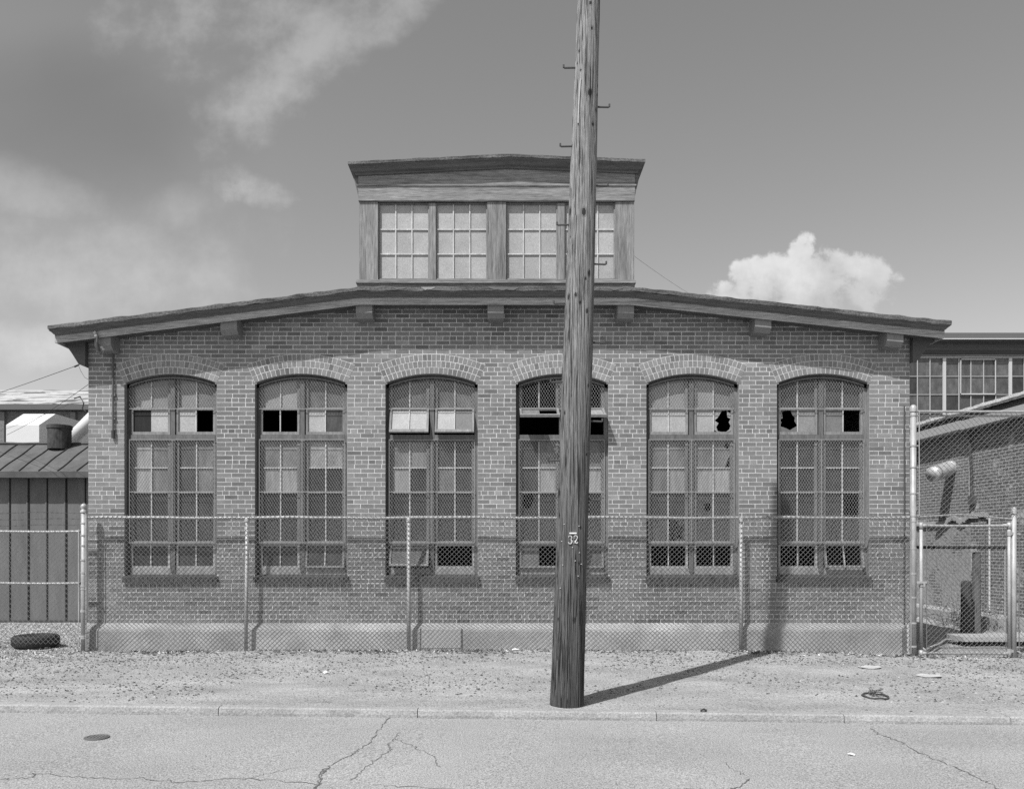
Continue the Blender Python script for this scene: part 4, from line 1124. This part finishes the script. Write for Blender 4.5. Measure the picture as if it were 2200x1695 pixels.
cp = MB(); cp.path([(XS-.07,4.45,.25),(XS-.07,4.45,2.2)], .02, 8, .5); cp.path([(XS-.07,4.62,.25),(XS-.07,4.62,1.9)], .012, 6, .15)
cp.build('wall_conduit', m_tone, SD)
le = MB(); le.box(9.55, XS-.035, 3.2, 9.5, -.2, .2, .3); le.build('concrete_ledge', m_conc, SD)

BR = thing('pipe_barrier', (0,0,0), 'horizontal pipe rail crossing the alley behind the gate, its shade painted dark', 'barrier')
b_ = MB(); b_.tube((6.3,2.9,1.58), (9.55,2.9,1.575), .03, 10, .03); b_.tube((9.5,2.9,-.1), (9.5,2.9,1.6), .02, 8, .3); b_.build('pipe_rail', m_tone, BR)  # rail's near-black tone has the alley's shade painted in
m_postw = mat('cracked_post_wood', None, ((18,18,2.5), .35), ((90,90,9), .3), crack=((40,40,2), .33,.42,.35), bump=.7)
def wpost(x, y, r, h, t, label, top='flat'):
    m = MB(); prof = [(r*1.04,-.15),(r,.1),(r*.97,h*.5),(r*.95,h-.06),(r*.8 if top == 'round' else r*.93,h-.01),(0 if top == 'round' else r*.2, h)]
    m.lathe(prof, (0,0,0), 18, t)
    for i, v in enumerate(m.v): 
        m.v[i] = (v[0]*(1+.08*mn.noise(Vector((v[0]*12,v[1]*12,v[2]*2)))), v[1], v[2]+(.03*mn.noise(Vector((v[0]*20,v[1]*20,1))) if v[2] > h-.1 else 0))
    o = m.build('wooden_post', m_postw, loc=(x, y, -.04)); tag(o, label, 'post')
D_ = 15.3
wpost((2076-1080)*D_/1750, D_-12.5, .10, PZ(1247, D_-12.5)+.04, .05, 'short round-topped timber post behind the gate, its shade painted dark', 'round')  # dark tone of the short post carries the shade falling on it
wpost((2098-1080)*15.5/1750, 3.0, .078, PZ(1186, 3.0)+.04, .11, 'taller grey timber post behind the gate touching the short one')
sb_ = MB(); sb_.box(PX(2066,1.2), 10.05, 1.15, 1.75, .0, .075, .42); sb_.box(PX(2080,1.3), 9.9, 1.3, 1.6, -.1, -.002, .06)
tag(sb_.build('concrete_slab', m_tone), 'pale flat slab propped on the ground behind the gate', 'slab')
tk = MB(); pts_ = []
tk.prism([(6.9,-.02),(8.1,-.02),(8.05,.03),(6.95,.03)], -.05, .35, .3)
for i in range(len(tk.v)): v = tk.v[i]; tk.v[i] = (v[0], v[1], v[2]-.075)
tag(tk.build('threshold_slab', m_conc), 'worn concrete threshold slab under the gate', 'slab')
# brambles by the side wall
bb = MB()
for i in range(70):
    x, y = R.uniform(8.9,9.9), R.uniform(3.2,4.6); p = Vector((x,y,-.03)); d = Vector((R.uniform(-.5,.5),R.uniform(-.4,.4),1)).normalized(); pts_ = [tuple(p)]
    for k in range(6):
        d = (d+Vector((R.uniform(-.5,.5),R.uniform(-.5,.5),R.uniform(-.5,.25)))).normalized(); p = p+d*R.uniform(.06,.15); pts_.append(tuple(p))
        for q in range(3):
            a = R.random()*6; s = R.uniform(.012,.03); c_ = Vector((math.cos(a),math.sin(a),R.uniform(-.5,.5)))*s; e_ = Vector((-math.sin(a),math.cos(a),R.uniform(-.5,.8)))*s*.6
            o_ = p+Vector((R.uniform(-.04,.04),R.uniform(-.04,.04),R.uniform(-.04,.04)))
            bb.face([tuple(o_-c_),tuple(o_+e_),tuple(o_+c_),tuple(o_-e_)], R.uniform(.1,.35))
    bb.path(pts_, .004, 4, .18)
tag(bb.build('bramble_bush', m_tone), 'low dry bramble bush against the side building behind the gate', 'bush')

# factory with steel windows, far right
FC = thing('factory_building', (0,0,0), 'taller factory with wood-clad eaves and gridded steel windows rising behind the yard', 'building')
yf = 20.0; sF = 1750/32.5
fxx = lambda px: (px-1080)/sF
fzz = lambda py: 1.6+(1173-py)/sF
fc = MB(); xa, xb = fxx(1930), fxx(2700)
fc.box(xa, xb, yf+.08, yf+12, -.3, fzz(735), .1); fc.build('wall', m_tone, FC)
wd_ = MB()
for k in range(5):
    z0 = fzz(766-k*6.6); wd_.box(xa, xb, yf+.02-.012*k, yf+.079, z0, z0+.112+.008, R.uniform(.07,.11))
wd_.box(xa, xb, yf-.07, yf+.079, fzz(769), fzz(766.6), .33); wd_.box(xa, xb, yf-.04, yf+.0, fzz(765), fzz(763.3), .28)
wd_.build('eaves_boards', mat('factory_wood', None, ((.6,10,14), .45), ((5,60,60), .3)), FC)
rf_ = MB(); rf_.box(xa-.2, xb, yf-.5, yf+12, fzz(734), fzz(722)+.0, .12); rf_.box(xa+1.2, xb, yf-.53, yf-.502, fzz(736), fzz(734.2), .55); rf_.build('roof', m_tone, FC)
gl_ = MB(); mu = MB(); cols = [1943,1970,1997,2027.5,2059,2084.6,2112,2138,2169,2199,2226,2254,2280,2311]; rws = [770,809,848,887,926]
for a, b in zip(cols, cols[1:]):
    for c_, d in zip(rws, rws[1:]):
        dy = R.uniform(-.006,.006); gl_.face([(fxx(a),yf+dy,fzz(d)),(fxx(b),yf-dy,fzz(d)),(fxx(b),yf-dy,fzz(c_)),(fxx(a),yf+dy,fzz(c_))], R.uniform(.055,.11) if R.random() > .2 else R.uniform(.035,.05))
for k, a in enumerate(cols):
    tw = .06 if a in (2027.5, 2169, 2311) else .014
    mu.box(fxx(a)-tw, fxx(a)+tw, yf-.05-(.02 if tw > .02 else 0), yf-.012, fzz(926), fzz(769.5), .45 if tw > .02 else .38)
for c_ in rws: mu.box(fxx(1943), fxx(2311), yf-.035, yf-.013, fzz(c_)-.013, fzz(c_)+.013, .35)
for x0_, x1_ in ((2061,2137),): 
    for (a, b, c_, d) in ((x0_,x0_+1.6,772,848),(x1_-1.6,x1_,772,848),(x0_,x1_,772,774),(x0_,x1_,846,848.5)): mu.box(fxx(a), fxx(b), yf-.09, yf-.055, fzz(d), fzz(c_), .45)
gl_.build('window_glass', m_glass, FC); mu.build('window_bars', m_tone, FC)
lw = MB(); lw.box(xa, xb, yf-.02, yf+.079, -.3, fzz(926)-.03, .16); lw.build('lower_wall', m_tone, FC)

# ------------------------------------------------------------ small things on the ground
def gpt(px, py, zz=None):
    y = -2.0
    for _ in range(12):
        z_ = gz((px-CX)*(y-CAMY)/F, y); D = (CAMZ-z_)*F/(py-HY); y = D+CAMY
    return (px-CX)*D/F, y, z_
for px, py, r, lab in ((1868,1434,.15,'pale flattened disc of litter on dirt, farther from the gate and nearer the wall'),(1995,1453,.155,'pale flattened disc of litter on dirt nearest the gate')):
    x, y, z_ = gpt(px, py); m = MB(); pr = [(0,.004),(r*.8,.005),(r,.011),(r*1.0,.008),(r*.8,.001)]
    m.lathe(pr, (0,0,0), 20, .42)
    for i, v in enumerate(m.v): m.v[i] = (v[0], v[1]*.8, v[2]+.012*mn.noise(Vector((v[0]*9, v[1]*9, px))))
    tag(m.build('paper_plate', m_tone, loc=(x, y, z_+.004)), lab, 'litter', 'flattened pale discs on the verge')
x, y, z_ = gpt(1880, 1497); m = MB()
m.path([(.125*math.cos(2*PI*k/28), .16*math.sin(2*PI*k/28), .012+.006*math.sin(k)) for k in range(29)], .010, 6, .06)
for i in range(26):
    a = R.random()*6; m.path([(R.uniform(-.03,.05),R.uniform(0,.08),.0),(R.uniform(-.03,.06),R.uniform(.02,.1),.05),(math.cos(a)*.08+.03,math.sin(a)*.08+.05,R.uniform(.03,.1))], .003, 4, R.choice((.08,.12,.2)))
tag(m.build('wire_ring', m_tone, loc=(x, y, z_)), 'dark iron ring with a tuft of dry weed on the dirt', 'ring')
# small access cover in the road
x, y = roadpt(208, 1596); m = MB()
m.lathe([(0,.005),(.07,.005),(.074,.009),(.082,.009),(.086,.005),(.10,.006),(.104,.0)], (0,0,0), 30, .11)
for k in range(4): m.box(-.05+.028*k, -.038+.028*k, -.045, .045, .0052, .0085, .16)
tag(m.build('access_cover', m_tone, loc=(x, y, zr(x, y)+.003)), 'small round iron access cover set in the road surface', 'cover')
# scraps
for i, (px, py, s, t, lab) in enumerate(((700,1447,.045,.6,'white paper scrap on the dirt left of the pole'),(1315,1392,.07,.7,'crumpled white paper against the fence just right of the pole'),(1107,1397,.06,.65,'white scrap by the fence foot left of the pole'),(1512,1535,.035,.03,'dark clod lying on the kerb right of the pole'),(1828,1615,.035,.7,'small white scrap on the road at right'),(1700,1396,.05,.55,'pale crumpled scrap by the fence near the right line post'))):
    if py > 1550: x, y = roadpt(px, py); z_ = zr(x, y)
    elif py > 1530: x, y, z_ = PX(px,-4.5), -4.5, zk(PX(px,-4.5))+.005
    else: x, y, z_ = gpt(px, py)
    m = MB(); n = 7; ring = [(s*math.cos(k*2*PI/n)*R.uniform(.7,1.2), s*.6*math.sin(k*2*PI/n)*R.uniform(.7,1.2), R.uniform(.0,.02)) for k in range(n)]
    c_ = (0,0,R.uniform(.02,.04))
    for k in range(n): m.face([ring[k], ring[(k+1)%n], c_], t)
    tag(m.build('paper_scrap' if t > .3 else 'dirt_clod', m_tone, loc=(x, y, z_+.003)), lab, 'litter' if t > .3 else 'clod')
